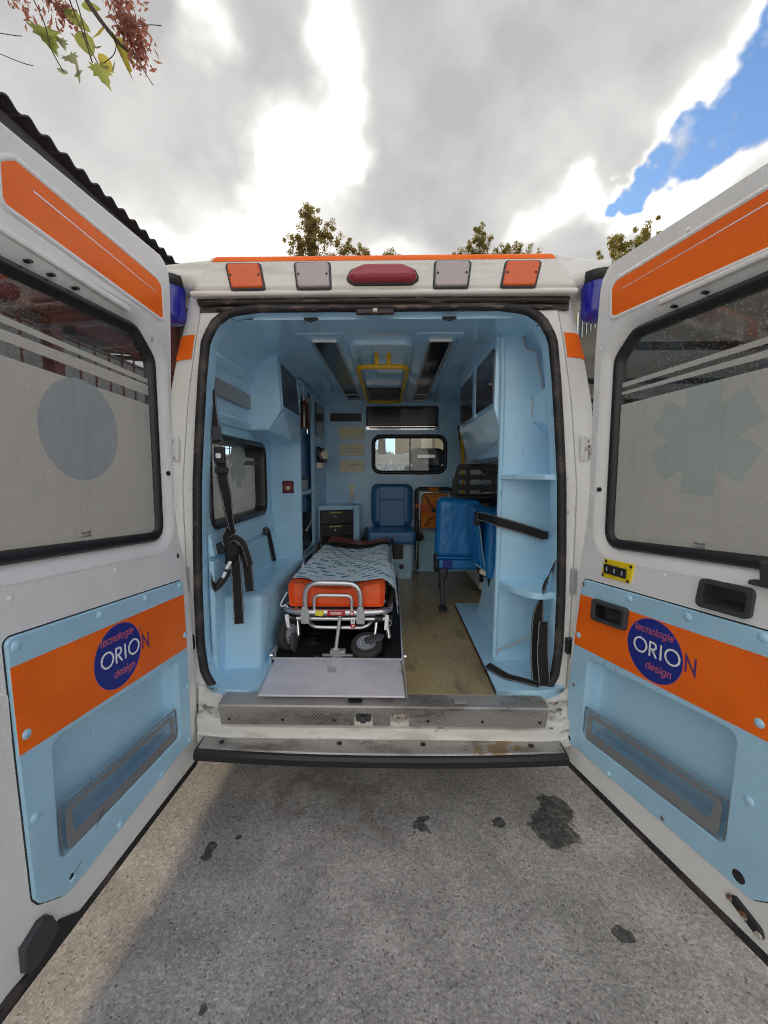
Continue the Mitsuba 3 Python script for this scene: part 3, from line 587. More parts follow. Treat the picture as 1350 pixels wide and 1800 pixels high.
    # orange band above the window, sunk into a shallow pressing
    sp = [(.112, 2.146), (.112, 2.277), (.14, 2.284), (.72, 2.327), (.735, 2.31), (.735, 2.205)] if left else [(.146, 2.132), (.140, 2.245), (.165, 2.258), (.84, 2.280), (.84, 2.126)]
    if left: sp = [(.112, 2.146), (.114, 2.270), (.14, 2.286), (.69, 2.328), (.730, 2.30), (.732, 2.205)]
    stp = rp(sp, .012); Ps = resample(stp, 90)
    sub('stripe_pressing', ring_strip(Ps, [(-.014, .001), (-.008, .0045), (-.002, .0045), (.003, .001)]), 'mat_white', 60)
    sub('top_stripe', slab(stp, -.002, .0022), 'mat_orange', False, 'orange reflective band above the door window')
    l0, l1 = ((.645, 2.283), (.152, 2.234)) if left else ((.80, 2.245), (.187, 2.217))
    sub('pin_line', slab(Polygon([(l0[0], l0[1] - .0022), (l1[0], l1[1] - .0006), (l1[0], l1[1] + .0006), (l0[0], l0[1] + .0022)]), .001, .0032), 'mat_print_white')
    # ledge pressed into the frame between band and window, with drain holes
    lp = [(.30, 2.103), (.31, 2.123), (.80, 2.150), (.80, 2.132)] if left else [(.345, 2.100), (.35, 2.117), (.84, 2.120), (.84, 2.104)]
    sub('ledge', slab(rp(lp, .006), -.004, .007, .005), 'mat_white', SM)
    for hu, hv in ([(.669, 2.100), (.602, 2.096), (.521, 2.094), (.158 - .035, 1.553), (.091, 1.213)] if left else [(.50, 2.083), (.40, 2.080), (.122, 1.49)]):
        sub('drain_hole', slab(Polygon([(hu + .008 * math.cos(t), hv + .0045 * math.sin(t)) if hv > 2 else (hu + .0055 * math.cos(t), hv + .009 * math.sin(t)) for t in np.linspace(0, 6.28, 14)[:-1]]), -.012, .004 if hv < 2 else -.0 + .0035), 'mat_black')
    # lower blue panel with its recess, band, emblem and pocket
    sh = .048 if left else .034
    V = lambda uu, v: v + sh * uu
    if left: pp = [(.066, .392), (.066, .70), (.076, 1.106), (.822, 1.154), (.815, .80), (.806, .44), (.79, .41), (.715, .354), (.66, .352)]
    else: pp = [(.012, .385), (.010, .62), (.066, 1.118), (.815, 1.150), (.815, .70), (.800, .44), (.76, .405), (.03, .376)]
    pan = rp(pp, .018)
    rc = [(.140, .455), (.142, .795), (.722, .828), (.728, .47)] if left else [(.100, .452), (.118, .800), (.694, .842), (.684, .492)]
    rec = rp(rc, .03); Pr = resample(rec, 100); Nr = ring_norm(Pr)
    T0 = .010
    hin = rp([(.158, .990), (.160, 1.043), (.290, 1.050), (.286, 1.000)], .008) if not left else Point(9, 9).buffer(.001)
    sub('inner_panel', slab(pan.difference(rec).difference(hin), -.001, T0, .004), 'mat_blue', SM, 'pale blue moulded inner door panel')
    sub('recess', trimesh.util.concatenate([ring_strip(Pr, [(0, T0 - .0042), (.006, T0 - .008), (.010, T0 - .014), (.016, -.036), (.020, -.042), (.030, -.046)]), cap(Polygon(Pr + Nr * .030), -.046)]), 'mat_blue', 60)
    sub('panel_gap', slab(pan.buffer(.004).difference(pan.buffer(-.01)), -.001, .0012), 'mat_black')
    if left: sv = [(.062, .812), (.078, 1.047), (.835, 1.080), (.835, .848)]
    else: sv = [(.030, .828), (.058, 1.052), (.83, 1.086), (.83, .866)]
    emc = (.460, .9515) if left else (.418, .959); er = .109
    disc = Point(*emc).buffer(er, quad_segs=24)
    band = Polygon(sv).intersection(pan.buffer(-.002)).difference(rec).difference(hin)
    sub('panel_stripe', slab(band.difference(disc), T0 - .001, T0 + .0012), 'mat_orange', False, 'broad orange band across the blue door panel')
    sub('emblem_rim', slab(disc.difference(Point(*emc).buffer(er - .0028, quad_segs=24)), T0 - .001, T0 + .0013), 'mat_print_pink')
    sub('emblem', slab(Point(*emc).buffer(er - .0028, quad_segs=24), T0 - .001, T0 + .0014), 'mat_navy', False, 'round navy emblem with white and pink lettering')
    tilt = math.degrees(math.atan(.045)) * (-1 if True else 1)
    # seen from inside the yard the text reads from the free end (left door) or from the hinge (right door)
    sg = -1 if left else 1
    R = lambda mesh, x, y, w: rot_text(mesh, emc, sg, x, y, w, 2.6 if not left else -2.6)
    def stroke(*ls): return unary_union([LineString(l).buffer(.0031, cap_style=2, join_style=2) for l in ls])
    hgt = .052
    Oc = lambda x: Point(x, 0).buffer(hgt / 2 + .002, quad_segs=16).difference(Point(x, 0).buffer(hgt / 2 - .0042, quad_segs=16))
    Rl = stroke([(0, -hgt / 2), (0, hgt / 2)], [(0, hgt / 2 - .003), (.012, hgt / 2 - .003)], [(0, .0), (.012, .0)], [(.008, 0), (.026, -hgt / 2)]).union(Point(.012, hgt / 4 - .0015).buffer(hgt / 4 + .0015, quad_segs=12).difference(Point(.012, hgt / 4 - .0015).buffer(hgt / 4 - .0047, quad_segs=12)).intersection(sbox(.012, -1, 1, 1)))
    from shapely import affinity as af
    Nl = stroke([(0, -hgt / 2), (0, hgt / 2), (.030, -hgt / 2), (.030, hgt / 2)])
    up = [Oc(-.064), af.translate(Rl, -.026), af.translate(stroke([(0, -hgt / 2), (0, hgt / 2)]), .016), Oc(.058)]
    flat = lambda gs: trimesh.util.concatenate([slab(g_, 0, .001) for gg in gs for g_ in getattr(gg, 'geoms', [gg])])
    if True:
        sub('lettering', R(flat(up), .012, .004, T0 + .0014), 'mat_print_white', False, 'white capitals across the emblem')
        sub('lettering', R(flat([af.translate(Nl, .104)]), .012, .004, T0 + .0012), 'mat_print_violet', False, 'violet last letter beside the emblem')
        tt = text('tecnologie', .0255, .22); tt.apply_translation(-(tt.bounds[0] + tt.bounds[1]) / 2 * [1, 1, 0]); tt.vertices[:, 0] *= .86
        sub('lettering', R(tt, -.002, .062, T0 + .0014), 'mat_print_pink', False, 'pink italic word above the capitals')
        tt = text('design', .0255, .22); tt.apply_translation(-(tt.bounds[0] + tt.bounds[1]) / 2 * [1, 1, 0]); tt.vertices[:, 0] *= .9
        sub('lettering', R(tt, .022, -.060, T0 + .0014), 'mat_print_pink', False, 'pink italic word below the capitals')
    pk = [(.158, .462), (.160, .590), (.718, .615), (.716, .468)] if left else [(.104, .456), (.112, .592), (.690, .632), (.680, .494)]
    ppk = rp(pk, .008); q0 = np.array(pk); inner = rp([(q0[0][0] + .045, q0[0][1] + .042), (q0[1][0] + .04, q0[1][1] - .030), (q0[2][0] - .04, q0[2][1] - .030), (q0[3][0] - .045, q0[3][1] + .042)], .016)
    rim = rp([(q0[0][0] + .018, q0[0][1] + .004), (q0[1][0] + .02, q0[1][1] - .014), (q0[2][0] - .02, q0[2][1] - .014), (q0[3][0] - .018, q0[3][1] + .004)], .02)
    sub('pocket', cap(ppk, .004), 'mat_acrylic', False, 'clear acrylic pocket front low on the door panel')
    sub('pocket_border', slab(rim.difference(inner), .0055, .0065), 'mat_acrylic_grey')
    Pp = resample(ppk, 60); sub('pocket_edge', ring_strip(Pp, [(0, .001), (0, .007), (.0025, .007), (.0025, .001)]), 'mat_acrylic_grey')
    riv = [(.799, 1.128), (.528, 1.112), (.312, 1.102), (.10, 1.090), (.792, .891), (.081, .871), (.080, .645), (.082, .400), (.277, .389), (.502, .380), (.690, .380), (.787, .657)] if left else \
          [(.528, 1.114), (.06, .876), (.255, .397), (.735, .674), (.744, .900), (.735, 1.130), (.306, 1.106)]
    for ru, rv in riv:
        sub('rivet', disc_solid((ru, rv, T0 - .001), (0, 0, 1), [(.0135, 0), (.0135, .002), (.0105, .005), (.006, .007), (0, .0076)], 14), 'mat_blue', 50)
    for ru, rv in ([] if left else [(.076, 1.098), (.043, .649), (.491, .411)]):
        sub('screw', disc_solid((ru, rv, T0 - .001), (0, 0, 1), [(.010, 0), (.010, .002), (.005, .003), (.0048, .0015), (0, .0015)], 14), 'mat_steel_grey', 30)
        sub('screw_socket', slab(Point(ru, rv).buffer(.0045), T0, T0 + .001), 'mat_black')
    for ru, rv, r_ in ([(.696, .392, .008)] if left else [(.727, .440, .017), (.03, .398, .010)]):
        sub('plug', disc_solid((ru, rv, T0 - .001), (0, 0, 1), [(r_, 0), (r_, .002), (r_ * .7, .004), (0, .0045)], 16), 'mat_black', 50)
    for ru, rv in ([(.44, 1.232), (.794, 1.247), (.31, 2.31), (.155, 2.297), (.09, 1.70), (.085, 2.02), (.085, 1.42)] if left else [(.431, 1.222), (.437, 2.290), (.168, 2.272), (.098, 2.03), (.090, 1.70), (.085, 1.47), (.075, 1.32)]):
        sub('paint_plug', disc_solid((ru, rv, 0), (0, 0, 1), [(.008, 0), (.008, .001), (.005, .003), (0, .0035)], 12), 'mat_white', 50)
    low = [(-.006, .30), (.03, .262), (.955, .238), (.955, .222), (.03, .246), (-.012, .29)] if left else [(-.01, .305), (.035, .280), (.84, .285), (.84, .266), (.03, .262), (-.02, .30)]
    sub('bottom_seal', slab(Polygon(low).buffer(.004), -.045, .004, .004, True), 'mat_rubber', SM)
    if left:
        sub('guide_block', slab(rp([(.755, .300), (.775, .362), (.80, .372), (.852, .350), (.852, .278), (.82, .268)], .008), -.001, .022, .008), 'mat_grey_plastic', SM, 'dark worn guide block at the foot of the left door')
        sub('torn_seal', slab(rp([(.66, .243), (.735, .300), (.75, .300), (.755, .29), (.82, .262), (.88, .268), (.955, .262), (.955, .236)], .003), -.02, .008, .004), 'mat_rubber', SM)
        sub('cover_plate', slab(rr(.822, .858, .885, 1.02, .012), -.001, .003, .002), 'mat_white', SM)
        for a_, b_ in (((.60, .455), (.565, .49)), ((.66, .405), (.70, .385))):
            sub('scuff_mark', slab(LineString([a_, b_]).buffer(.001), T0, T0 + .0006), 'mat_black')
    else:
        hc = Polygon([(.136, .972), (.140, 1.060), (.312, 1.070), (.306, .986)])
        hf = rp(list(hc.exterior.coords)[:-1], .014); hin = rp([(.158, .990), (.160, 1.043), (.290, 1.050), (.286, 1.000)], .008); Ph = resample(hf, 60)
        sub('inner_handle', slab(hf.difference(hin), T0 - .002, T0 + .018, .007), 'mat_grey_plastic', SM, 'black inner handle at the hinge end of the orange band')
        sub('handle_well', trimesh.util.concatenate([ring_strip(resample(hin, 40), [(0, T0 + .01), (.002, -.01), (.004, -.014)]), cap(hin, -.014)]), 'mat_black', 40)
        sub('handle_lever', slab(rr(.205, .285, 1.000, 1.042, .006), -.014, T0 + .006, .006), 'mat_black', SM)
        cf = rp([(.548, 1.158), (.560, 1.246), (.706, 1.250), (.700, 1.164)], .016); ci = rp([(.565, 1.172), (.574, 1.233), (.692, 1.237), (.687, 1.178)], .01)
        sub('grab_cup', slab(cf.difference(ci), -.002, .014, .007), 'mat_grey_plastic', SM, 'black grab cup below the right door window')
        Pc = resample(ci, 50); sub('cup_well', trimesh.util.concatenate([ring_strip(Pc, [(0, .006), (.004, -.03), (.012, -.044)]), cap(Polygon(Pc + ring_norm(Pc) * .012), -.044)]), 'mat_grey_plastic', 40)
        yf_ = rp([(.162, 1.152), (.176, 1.226), (.315, 1.232), (.299, 1.158)], .007)
        sub('switch_plate', slab(yf_, -.001, .007, .003), 'mat_yellow_plate', SM, 'yellow plate with three black rocker switches')
        for i in range(3):
            u0 = .182 + i * .036
            sub('rocker_switch', slab(rr(u0, u0 + .031, 1.172 + i * .0005, 1.208, .003), .006, .013, .003), 'mat_black', SM)
            sub('switch_mark', slab(rr(u0 + .012, u0 + .019, 1.182, 1.198, .001), .0128, .0136), 'mat_steel_grey')
        for ru, rv in ((.186, 1.218), (.303, 1.221), (.172, 1.162), (.292, 1.165)):
            sub('plate_screw', disc_solid((ru, rv, .006), (0, 0, 1), [(.006, 0), (.006, .002), (0, .003)], 10), 'mat_black', 40)
        sub('latch', trimesh.util.concatenate([slab(rp([(.690, 1.262), (.695, 1.275), (.76, 1.278), (.76, 1.262)], .004), -.001, .016, .005), to_tm(hull([(.728, 1.275, .012), (.728, 1.325, .020), (.760, 1.325, .020), (.76, 1.275, .012)], .009))]), 'mat_grey_plastic', SM)
        rpz = rp([(.695, .352), (.708, .346), (.795, .310), (.80, .318), (.788, .346), (.72, .372)], .012)
        sub('buffer_plate', slab(rpz, -.001, .010, .004), 'mat_black', SM, 'rusty black oval buffer plate at the foot of the right door')
        for ru, rv in ((.708, .357), (.746, .343), (.785, .328)):
            sub('buffer_bolt', disc_solid((ru, rv, .008), (0, 0, 1), [(.013 if ru == .746 else .009, 0), (.008, .006), (0, .006)], 12), 'mat_steel_rust', 40)
    return k
def rot_text(mesh, c, sg, x, y, w, deg):
    V = np.array(mesh.vertices); a = math.radians(deg)
    px, py = V[:, 0] + x, V[:, 1] + y
    u, v = sg * px, py
    u, v = u, v + u * math.tan(math.radians(2.4))
    f = np.asarray(mesh.faces); f = f[:, ::-1] if sg < 0 else f
    return trimesh.Trimesh(np.column_stack([c[0] + u, c[1] + v, V[:, 2] + w]), f, process=False)
def door_frame(F, left):
    if left: o = [(.031, .262), (-.004, .33), (-.006, .62), (.011, .987), (.039, 1.183), (.075, 1.30), (.090, 1.42), (.089, 1.63), (.075, 1.9), (.062, 2.08), (.052, 2.30), (.060, 2.355), (.105, 2.388), (.86, 2.40), (.862, 1.5), (.858, .60), (.852, .30), (.84, .236)]
    else: o = [(.034, .282), (-.004, .31), (-.009, .36), (.005, .749), (.031, 1.127), (.062, 1.325), (.072, 1.45), (.072, 1.664), (.068, 2.03), (.080, 2.25), (.091, 2.293), (.125, 2.330), (.84, 2.345), (.842, 1.5), (.842, .40), (.835, .285)]
    wp = [(.155, 1.345), (.165, 1.292), (.86, 1.336), (.86, 2.082), (.25, 2.082), (.152, 1.99)] if left else [(.150, 1.33), (.165, 1.268), (.84, 1.312), (.84, 2.078), (.235, 2.066), (.152, 1.985)]
    win = rp(wp, .055, 8); P = resample(win, 120); hole = Polygon(P - ring_norm(P) * .048)
    o2 = Polygon(o)
    lim = sbox(-1, 0, .80, 3)
    wide = .96 if left else .90      # the frame carries on past the window to the free edge
    o2 = Polygon([(u + (wide - .86 if u > .8 else 0), v) for u, v in o])
    
    o2 = o2.buffer(-.015, quad_segs=6).buffer(.015, quad_segs=6)
    rec_h = None
    rc = rp([(.120, .435), (.122, .815), (.742, .848), (.748, .45)] if left else [(.080, .432), (.098, .820), (.714, .862), (.704, .472)], .02)
    if not left: rc = rc.union(rp([(.565, 1.172), (.574, 1.233), (.692, 1.237), (.687, 1.178)], .01)).union(rp([(.158, .990), (.160, 1.043), (.290, 1.050), (.286, 1.000)], .008))
    m = [slab(o2.difference(hole).difference(rc), -.050, 0, .007), cap(o2.difference(Polygon(P)), -.052, False)]
    ed = [(-.055, 'x')]
    out = slab(o2.buffer(.012).difference(Polygon(P)), -.060, -.050, .004, True)
    return F(trimesh.util.concatenate(m + [out])), 'mat_white', SM
make_door('left'); make_door('right')

# ---------------------------------------------------------------- ambulance: interior shell
B = 2.25
# liner from the door seal to the inner walls
Pl = resample(OPEN.buffer(-.004), 200)
add(A + '__door_liner', Frame((0, 0, 0), (1, 0, 0), (0, 0, 1), (0, -1, 0))(ring_strip(Pl, [(-.002, .0), (-.0, -.03), (-.004, -.08), (-.016, -.10)])), 'mat_blue', 60)
wallsec = [(-.800, .58), (-.800, 1.30), (-.803, 1.75), (-.795, 1.86), (-.778, 1.98), (-.765, 2.06), (-.730, 2.14), (-.67, 2.19), (-.60, 2.206), (-.52, 2.207)]
def wall(s, hole):
    # flat part with the window opening, then the cove
    flat = Polygon([(.05, .58), (B, .58), (B, 1.80), (.05, 1.80)])
    if hole is not None: flat = flat.difference(hole)
    parts = [(XL(-.80) if s < 0 else XR(.80))(cap(flat, 0))]
    sec = np.array([(-.800, 1.80), (-.796, 1.86), (-.780, 1.98), (-.762, 2.06), (-.728, 2.14), (-.67, 2.19), (-.60, 2.206), (-.52, 2.208)])
    parts.append(loft([np.column_stack([-s * sec[:, 0], sec[:, 0] * 0 + y, sec[:, 1]]) for y in (.04, .8, 1.5, B)], False))
    return parts
lw = rr(.10, .925, 1.300, 1.725, .06)
ww = None
add(A + '__wall_lining', wall(-1, lw), 'mat_blue', SM); add(A + '__wall_lining', wall(1, ww), 'mat_blue', SM)
for s, hole, fr in ((-1, lw, XL(-.80)),):
    Pw = resample(hole, 80); k = A + ('__wall_lining' if s < 0 else '__wall_lining_001')
    add(k + '__window_seal', fr(ring_strip(Pw, [(-.018, .0), (-.016, .010), (-.006, .014), (.006, .010), (.016, -.004), (.02, -.05), (.02, -.12)])), 'mat_black', 60)
    add(k + '__window_pane', fr(cap(Polygon(Pw + ring_norm(Pw) * .012), -.06)), 'mat_glass')
    if s < 0:
        x0, x1 = .08, .95
        film = Polygon([(x0, 1.25), (x1, 1.25), (x1, 1.60), (x0, 1.60)])
        star = unary_union([Polygon([(.62 + x * math.cos(t) - y * math.sin(t), 1.60 + x * math.sin(t) + y * math.cos(t)) for x, y in ((-.04, -.13), (.04, -.13), (.04, .13), (-.04, .13))]) for t in (0, math.pi / 3, -math.pi / 3)])
        gl = Polygon(Pw + ring_norm(Pw) * .012)
        add(k + '__window_film', fr(cap(film.difference(star).intersection(gl), -.057)), 'mat_film_bright', False, 'frosted film on the lower side window')
        add(k + '__film_emblem', fr(cap(star.intersection(gl), -.057)), 'mat_film_star')
        add(k + '__film_stripe', fr(cap(Polygon([(x0, 1.625), (x1, 1.625), (x1, 1.645), (x0, 1.645)]).intersection(gl), -.057)), 'mat_film')
# raised lower panel and sill of the left wall
add(A + '__wall_panel', [XL(-.80)(slab(rr(.06, 1.065, .585, 1.150, .012), 0, .018, .010)), hull([(-.80, y, z) for y in (.07, 1.05) for z in (1.175, 1.262)] + [(-.787, y, 1.18) for y in (.07, 1.05)], .008)], 'mat_blue', SM)
shelfpocket = [XL(-.772)(slab(rr(.13, .63, 1.912, 1.990, .008), -.006, .004, .002))]
add(A + '__wall_pocket', shelfpocket, 'mat_acrylic_grey', SM, 'grey acrylic pocket high on the left wall')
add(A + '__wall_rib', [hull([(-.79, .10, 1.80), (-.79, .64, 1.80), (-.775, .10, 1.83), (-.775, .64, 1.83)], .010), hull([(-.765, y, 2.055) for y in (.08, .62)] + [(-.745, y, 2.075) for y in (.08, .62)], .012)], 'mat_blue', SM)
add(A + '__ceiling', [bx(-.56, .545, .035, B, 2.204, 2.22)], 'mat_blue_gloss')
def cl(x0, x1, fl):
    k = add(A + '__ceiling_light', hull([(x, y, z) for x, y, z in ((x0 - .07, .22, 2.206), (x1 + .05, .22, 2.206), (x0 - .07, 2.0, 2.206), (x1 + .05, 2.0, 2.206), (x0 - .012, .29, 2.192), (x1 + .012, .29, 2.192), (x0 - .012, 1.97, 2.192), (x1 + .012, 1.97, 2.192))], .006), 'mat_blue_gloss', SM)
    for y0, y1 in ((.27, 1.675), (1.68, 1.955)): add(k + '__frame', ZD(2.187)(slab(rr(x0 - .016, x1 + .016, y0, y1, .014).difference(rr(x0 - .002, x1 + .002, y0 + .014, y1 - .014, .010)), -.004, .007, .003)), 'mat_tube', SM)
    add(k + '__lens', ZD(2.186)(slab(rr(x0, x1, .285, 1.66, .012), -.004, .003, .002)), 'mat_black_gloss', SM)
    add(k + '__lens', ZD(2.186)(slab(rr(x0, x1, 1.69, 1.94, .012), -.004, .003, .002)), 'mat_black_gloss', SM)
cl(-.345, -.245, 0); cl(.222, .315, 1)
k = add(A + '__ceiling_hatch', ZD(2.203)(slab(rr(-.19, .14, .32, 1.98, .06), -.002, .022, .010)), 'mat_blue_gloss', SM)
add(k + '__air_grille', ZD(2.182)(slab(rr(-.15, .10, 1.38, 1.86, .03), -.002, .010, .006)), 'mat_black', SM)
ring = fillet([(-.155, .52, 2.125), (.118, .52, 2.125), (.105, 1.93, 2.165), (-.178, 1.93, 2.165)], .07, True)
k = add(A + '__grab_rail', tube(ring, .0135, 12, True, straight=True), 'mat_yellow', True, 'yellow ceiling grab rail')
for x, y in ((-.05, .52), (.015, .52), (-.06, 1.93), (0, 1.93)):
    add(k + '__bracket', tube([(x, y, 2.125 if y < 1 else 2.165), (x, y - .02 if y < 1 else y + .02, 2.17 if y < 1 else 2.18), (x, y - .06 if y < 1 else y + .06, 2.19)], .012, 10), 'mat_yellow', True)
for x in (-.31, .275): add(A + '__lining_clip', hull([(x - .025, .03, 2.205), (x + .025, .03, 2.205), (x, .02, 2.193)], .006), 'mat_black', SM)
# floor
add(A + '__floor', [bx(-.56, .4985, -.055, 1.17, .57, .590), bx(-.56, .80, 1.17, B, .57, .590)], 'mat_vinyl_floor', False, 'speckled brown vinyl floor')
k = add(A + '__floor_plinth', ZF(.59)(slab(Polygon([(-.80, -.02), (-.70, -.05), (-.553, -.055), (-.553, B), (-.80, B)]), -.02, .008, .004)), 'mat_blue', SM)
add(A + '__floor_plinth', ZF(.59)(slab(Polygon([(.492, -.055), (.70, -.055), (.80, -.02), (.80, 1.18), (.492, 1.18)]), -.02, .018, .006)), 'mat_blue', SM)
add(A + '__plinth_trim', bx(.488, .492, -.055, 1.18, .589, .606), 'mat_black')
# wheel boxes and cabinets on the left
add(A + '__wheel_box', hull([(-.80, .17, .60), (-.635, .19, .60), (-.80, 1.08, .60), (-.60, 1.08, .60), (-.80, .20, .925), (-.635, .22, .925), (-.62, .26, .915), (-.605, .60, .60), (-.80, 1.08, .925), (-.618, 1.08, .925)], .028, 20), 'mat_blue', 50, 'moulded blue wheel box along the left wall')
k = add(A + '__tall_cabinet', [YF(1.07)(slab(rp([(-.80, .58), (-.80, 1.86), (-.596, 1.86), (-.604, .58)], .0), -.03, 0, .006)),
    bx(-.625, -.600, 1.072, 1.13, .59, 2.18), bx(-.625, -.600, 1.60, 1.66, .59, 2.18), bx(-.625, -.600, 1.13, 1.60, 2.10, 2.19), bx(-.625, -.6, 1.13, 1.60, .59, .66), bx(-.80, -.705, 1.10, B, .59, 2.19), bx(-.62, -.602, 1.66, B, .59, 2.19)], 'mat_blue', SM, 'tall open cabinet on the left behind the wheel box')
for z in (1.42, .98): add(k + '__shelf', rbox(-.71, -.603, 1.12, 1.61, z - .03, z, .006), 'mat_blue', SM)
add(k + '__corner_trim', tube([(-.598, 1.075, .60), (-.598, 1.075, 1.79)], .007, 8), 'mat_blue', True)
add(k + '__cabinet_door', rbox(-.604, -.592, 1.69, 2.10, 1.86, 2.13, .004), 'mat_window_dark', SM, 'dark smoked door at the far end of the left wall')
k = add(A + '__wall_socket', YF(1.068)(slab(rr(-.720, -.642, 1.412, 1.497, .008), 0, .008, .004)), 'mat_maroon_plate', SM, 'maroon round socket on the tall left cabinet')
add(k + '__socket_ring', YF(1.06)(slab(Point(-.681, 1.455).buffer(.027).difference(Point(-.681, 1.455).buffer(.020)), 0, .010, .003)), 'mat_maroon', SM)
add(k + '__socket_core', YF(1.06)(slab(Point(-.681, 1.450).buffer(.012), 0, .004, .002)), 'mat_beige', SM)
for u, v in ((-.711, 1.421), (-.651, 1.421), (-.711, 1.488), (-.651, 1.488)): add(k + '__screw', YF(1.06)(slab(Point(u, v).buffer(.003), 0, .002)), 'mat_black')
# overhead cabinet left: profile in x-z, chamfered lower corner
def prof_solid(poly, y0, y1, r): return YF(y0)(slab(poly, -(y1 - y0), 0, r, True))
ohp = rp([(-.795, 2.0), (-.795, 1.80), (-.668, 1.80), (-.596, 1.905), (-.612, 2.206), (-.66, 2.206), (-.70, 2.175), (-.715, 2.145), (-.765, 2.12), (-.785, 2.06)], .006)
k = add(A + '__overhead_cabinet', [prof_solid(ohp, .60, 1.12, .010), hull([(-.79, .63, 1.80), (-.67, .63, 1.80), (-.60, .66, 1.90), (-.60, 1.10, 1.91), (-.60, .84, 1.762), (-.60, 1.10, 1.762), (-.79, 1.10, 1.762), (-.79, .7, 1.79)], .006)], 'mat_blue', SM, 'overhead cabinet on the left with a smoked door')
add(k + '__cabinet_door', Frame((-.606, 0, 2.05), (0, 1, 0), np.array([-.05, 0, .999]), np.array([.999, 0, .05]))(slab(rr(.645, 1.095, -.118, .135, .02), -.004, .004, .003)), 'mat_window_dark', SM)
add(k + '__door_frame', Frame((-.606, 0, 2.05), (0, 1, 0), np.array([-.05, 0, .999]), np.array([.999, 0, .05]))(slab(rr(.63, 1.11, -.133, .148, .02).difference(rr(.648, 1.092, -.115, .132, .02)), -.004, .007, .003)), 'mat_blue', SM)
# cabinet with black drawers, set slightly askew
ca = np.array([.31, .11, 0]) / math.hypot(.31, .11); cw = np.array([ca[1], -ca[0], 0]); CF = Frame((-.635, 1.80, 0), ca, (0, 0, 1), cw)
k = add(A + '__drawer_cabinet', [CF(slab(Polygon([(0, .59), (.40, .59), (.40, 1.262), (0, 1.262)]).difference(rr(.045, .345, .62, 1.222, .004)), -.06, 0, .006)), bx(-.64, -.27, 1.93, B, 1.235, 1.255), CF(slab(sbox(.365, .59, .40, 1.262), -.3, 0.002, .004))], 'mat_blue', SM, 'blue corner cabinet with black labelled drawers')
for i, (lab, z1) in enumerate((('Rianimazione', 1.218), ('Medicazione', 1.095), ('Garze sterili', .985), ('', .86))):
    z0 = [1.098, .988, .863, .74][i]
    add(k + '__drawer', CF(slab(rr(.049, .341, z0, z1, .006), -.05, -.006, .004)), 'mat_black', SM)
    if lab: add(k + '__drawer_label', CF(centred(text(lab, .0125, .12, True), .185, z1 - .016, -.0055)), 'mat_print_yellow')
    add(k + '__drawer_knob', CF(disc_solid((.178, z1 - .052, -.006), (0, 0, 1), [(.006, 0), (.006, .006), (0, .008)], 10)), 'mat_chrome', 40)
# bulkhead
bwin = rr(-.163, .556, 1.537, 1.910, .085)
door_gap = Polygon([(.66, .58), (.80, .58), (.80, 2.0), (.66, 2.0)])
bk = Polygon([(-.80, .58), (.80, .58), (.80, 2.16), (.62, 2.21), (-.62, 2.21), (-.80, 2.16)]).difference(bwin)
k = add(A + '__bulkhead', YF(B)(slab(bk, -.03, 0)), 'mat_blue', False, 'pale blue bulkhead with a sliding window')
Pb = resample(bwin, 100)
add(k + '__window_seal', YF(B)(ring_strip(Pb, [(-.004, 0), (0, .012), (.014, .016), (.028, .010), (.034, -.004), (.034, -.03)])), 'mat_black', 60)
add(k + '__window_pane', YF(B)(cap(Polygon(Pb + ring_norm(Pb) * .02), -.012)), 'mat_glass')
add(k + '__window_divider', YF(B)(slab(sbox(.198, 1.56, .210, 1.885), -.02, -.004)), 'mat_black')
add(k + '__vent_slot', YF(B)(slab(rr(-.558, -.258, 2.035, 2.112, .006), 0, .006, .003)), 'mat_black', SM)
ac = add(k + '__storage_bin', YF(B)(slab(rr(-.215, .47, 1.985, 2.175, .012).difference(rr(-.198, .455, 1.995, 2.165, .010)), 0, .02, .004)), 'mat_grey_plastic', SM, 'dark storage bin above the bulkhead window')
add(k + '__bin_back', YF(B)(slab(rr(-.20, .457, 1.99, 2.168, .01), 0, .004)), 'mat_black_gloss')
add(k + '__bin_lip', [YF(B)(slab(rr(-.213, .474, 1.957, 1.988, .004), 0, .030, .004))], 'mat_chrome', SM)
add(k + '__bin_slot', [YF(B)(slab(rr(-.18, .435, 1.964, 1.979, .006), .029, .0312))], 'mat_black')
add(k + '__rating_plate', YF(B)(slab(rr(.412, .486, 1.488, 1.521, .003), 0, .003)), 'mat_steel_grey')
add(k + '__window_latch', YF(B)(slab(rr(.26, .33, 1.528, 1.541, .003), 0, .02, .003)), 'mat_maroon_plate')
add(k + '__corner_plate', YF(B)(slab(rr(.50, .62, 2.06, 2.20, .05), 0, .006, .004)), 'mat_blue', SM)
add(k + '__plinth', [bx(-.27, .26, B - .012, B - .001, .59, .80), bx(.26, .80, B - .05, B - .001, .595, .90)], 'mat_blue')
add(A + '__entry_rail', tube([(.655, 2.10, 1.93), (.66, 2.03, 1.86), (.672, 2.02, 1.60), (.676, 2.03, 1.30), (.66, 2.10, 1.22)], .016, 12), 'mat_yellow', True, 'yellow grab rail beside the side door')
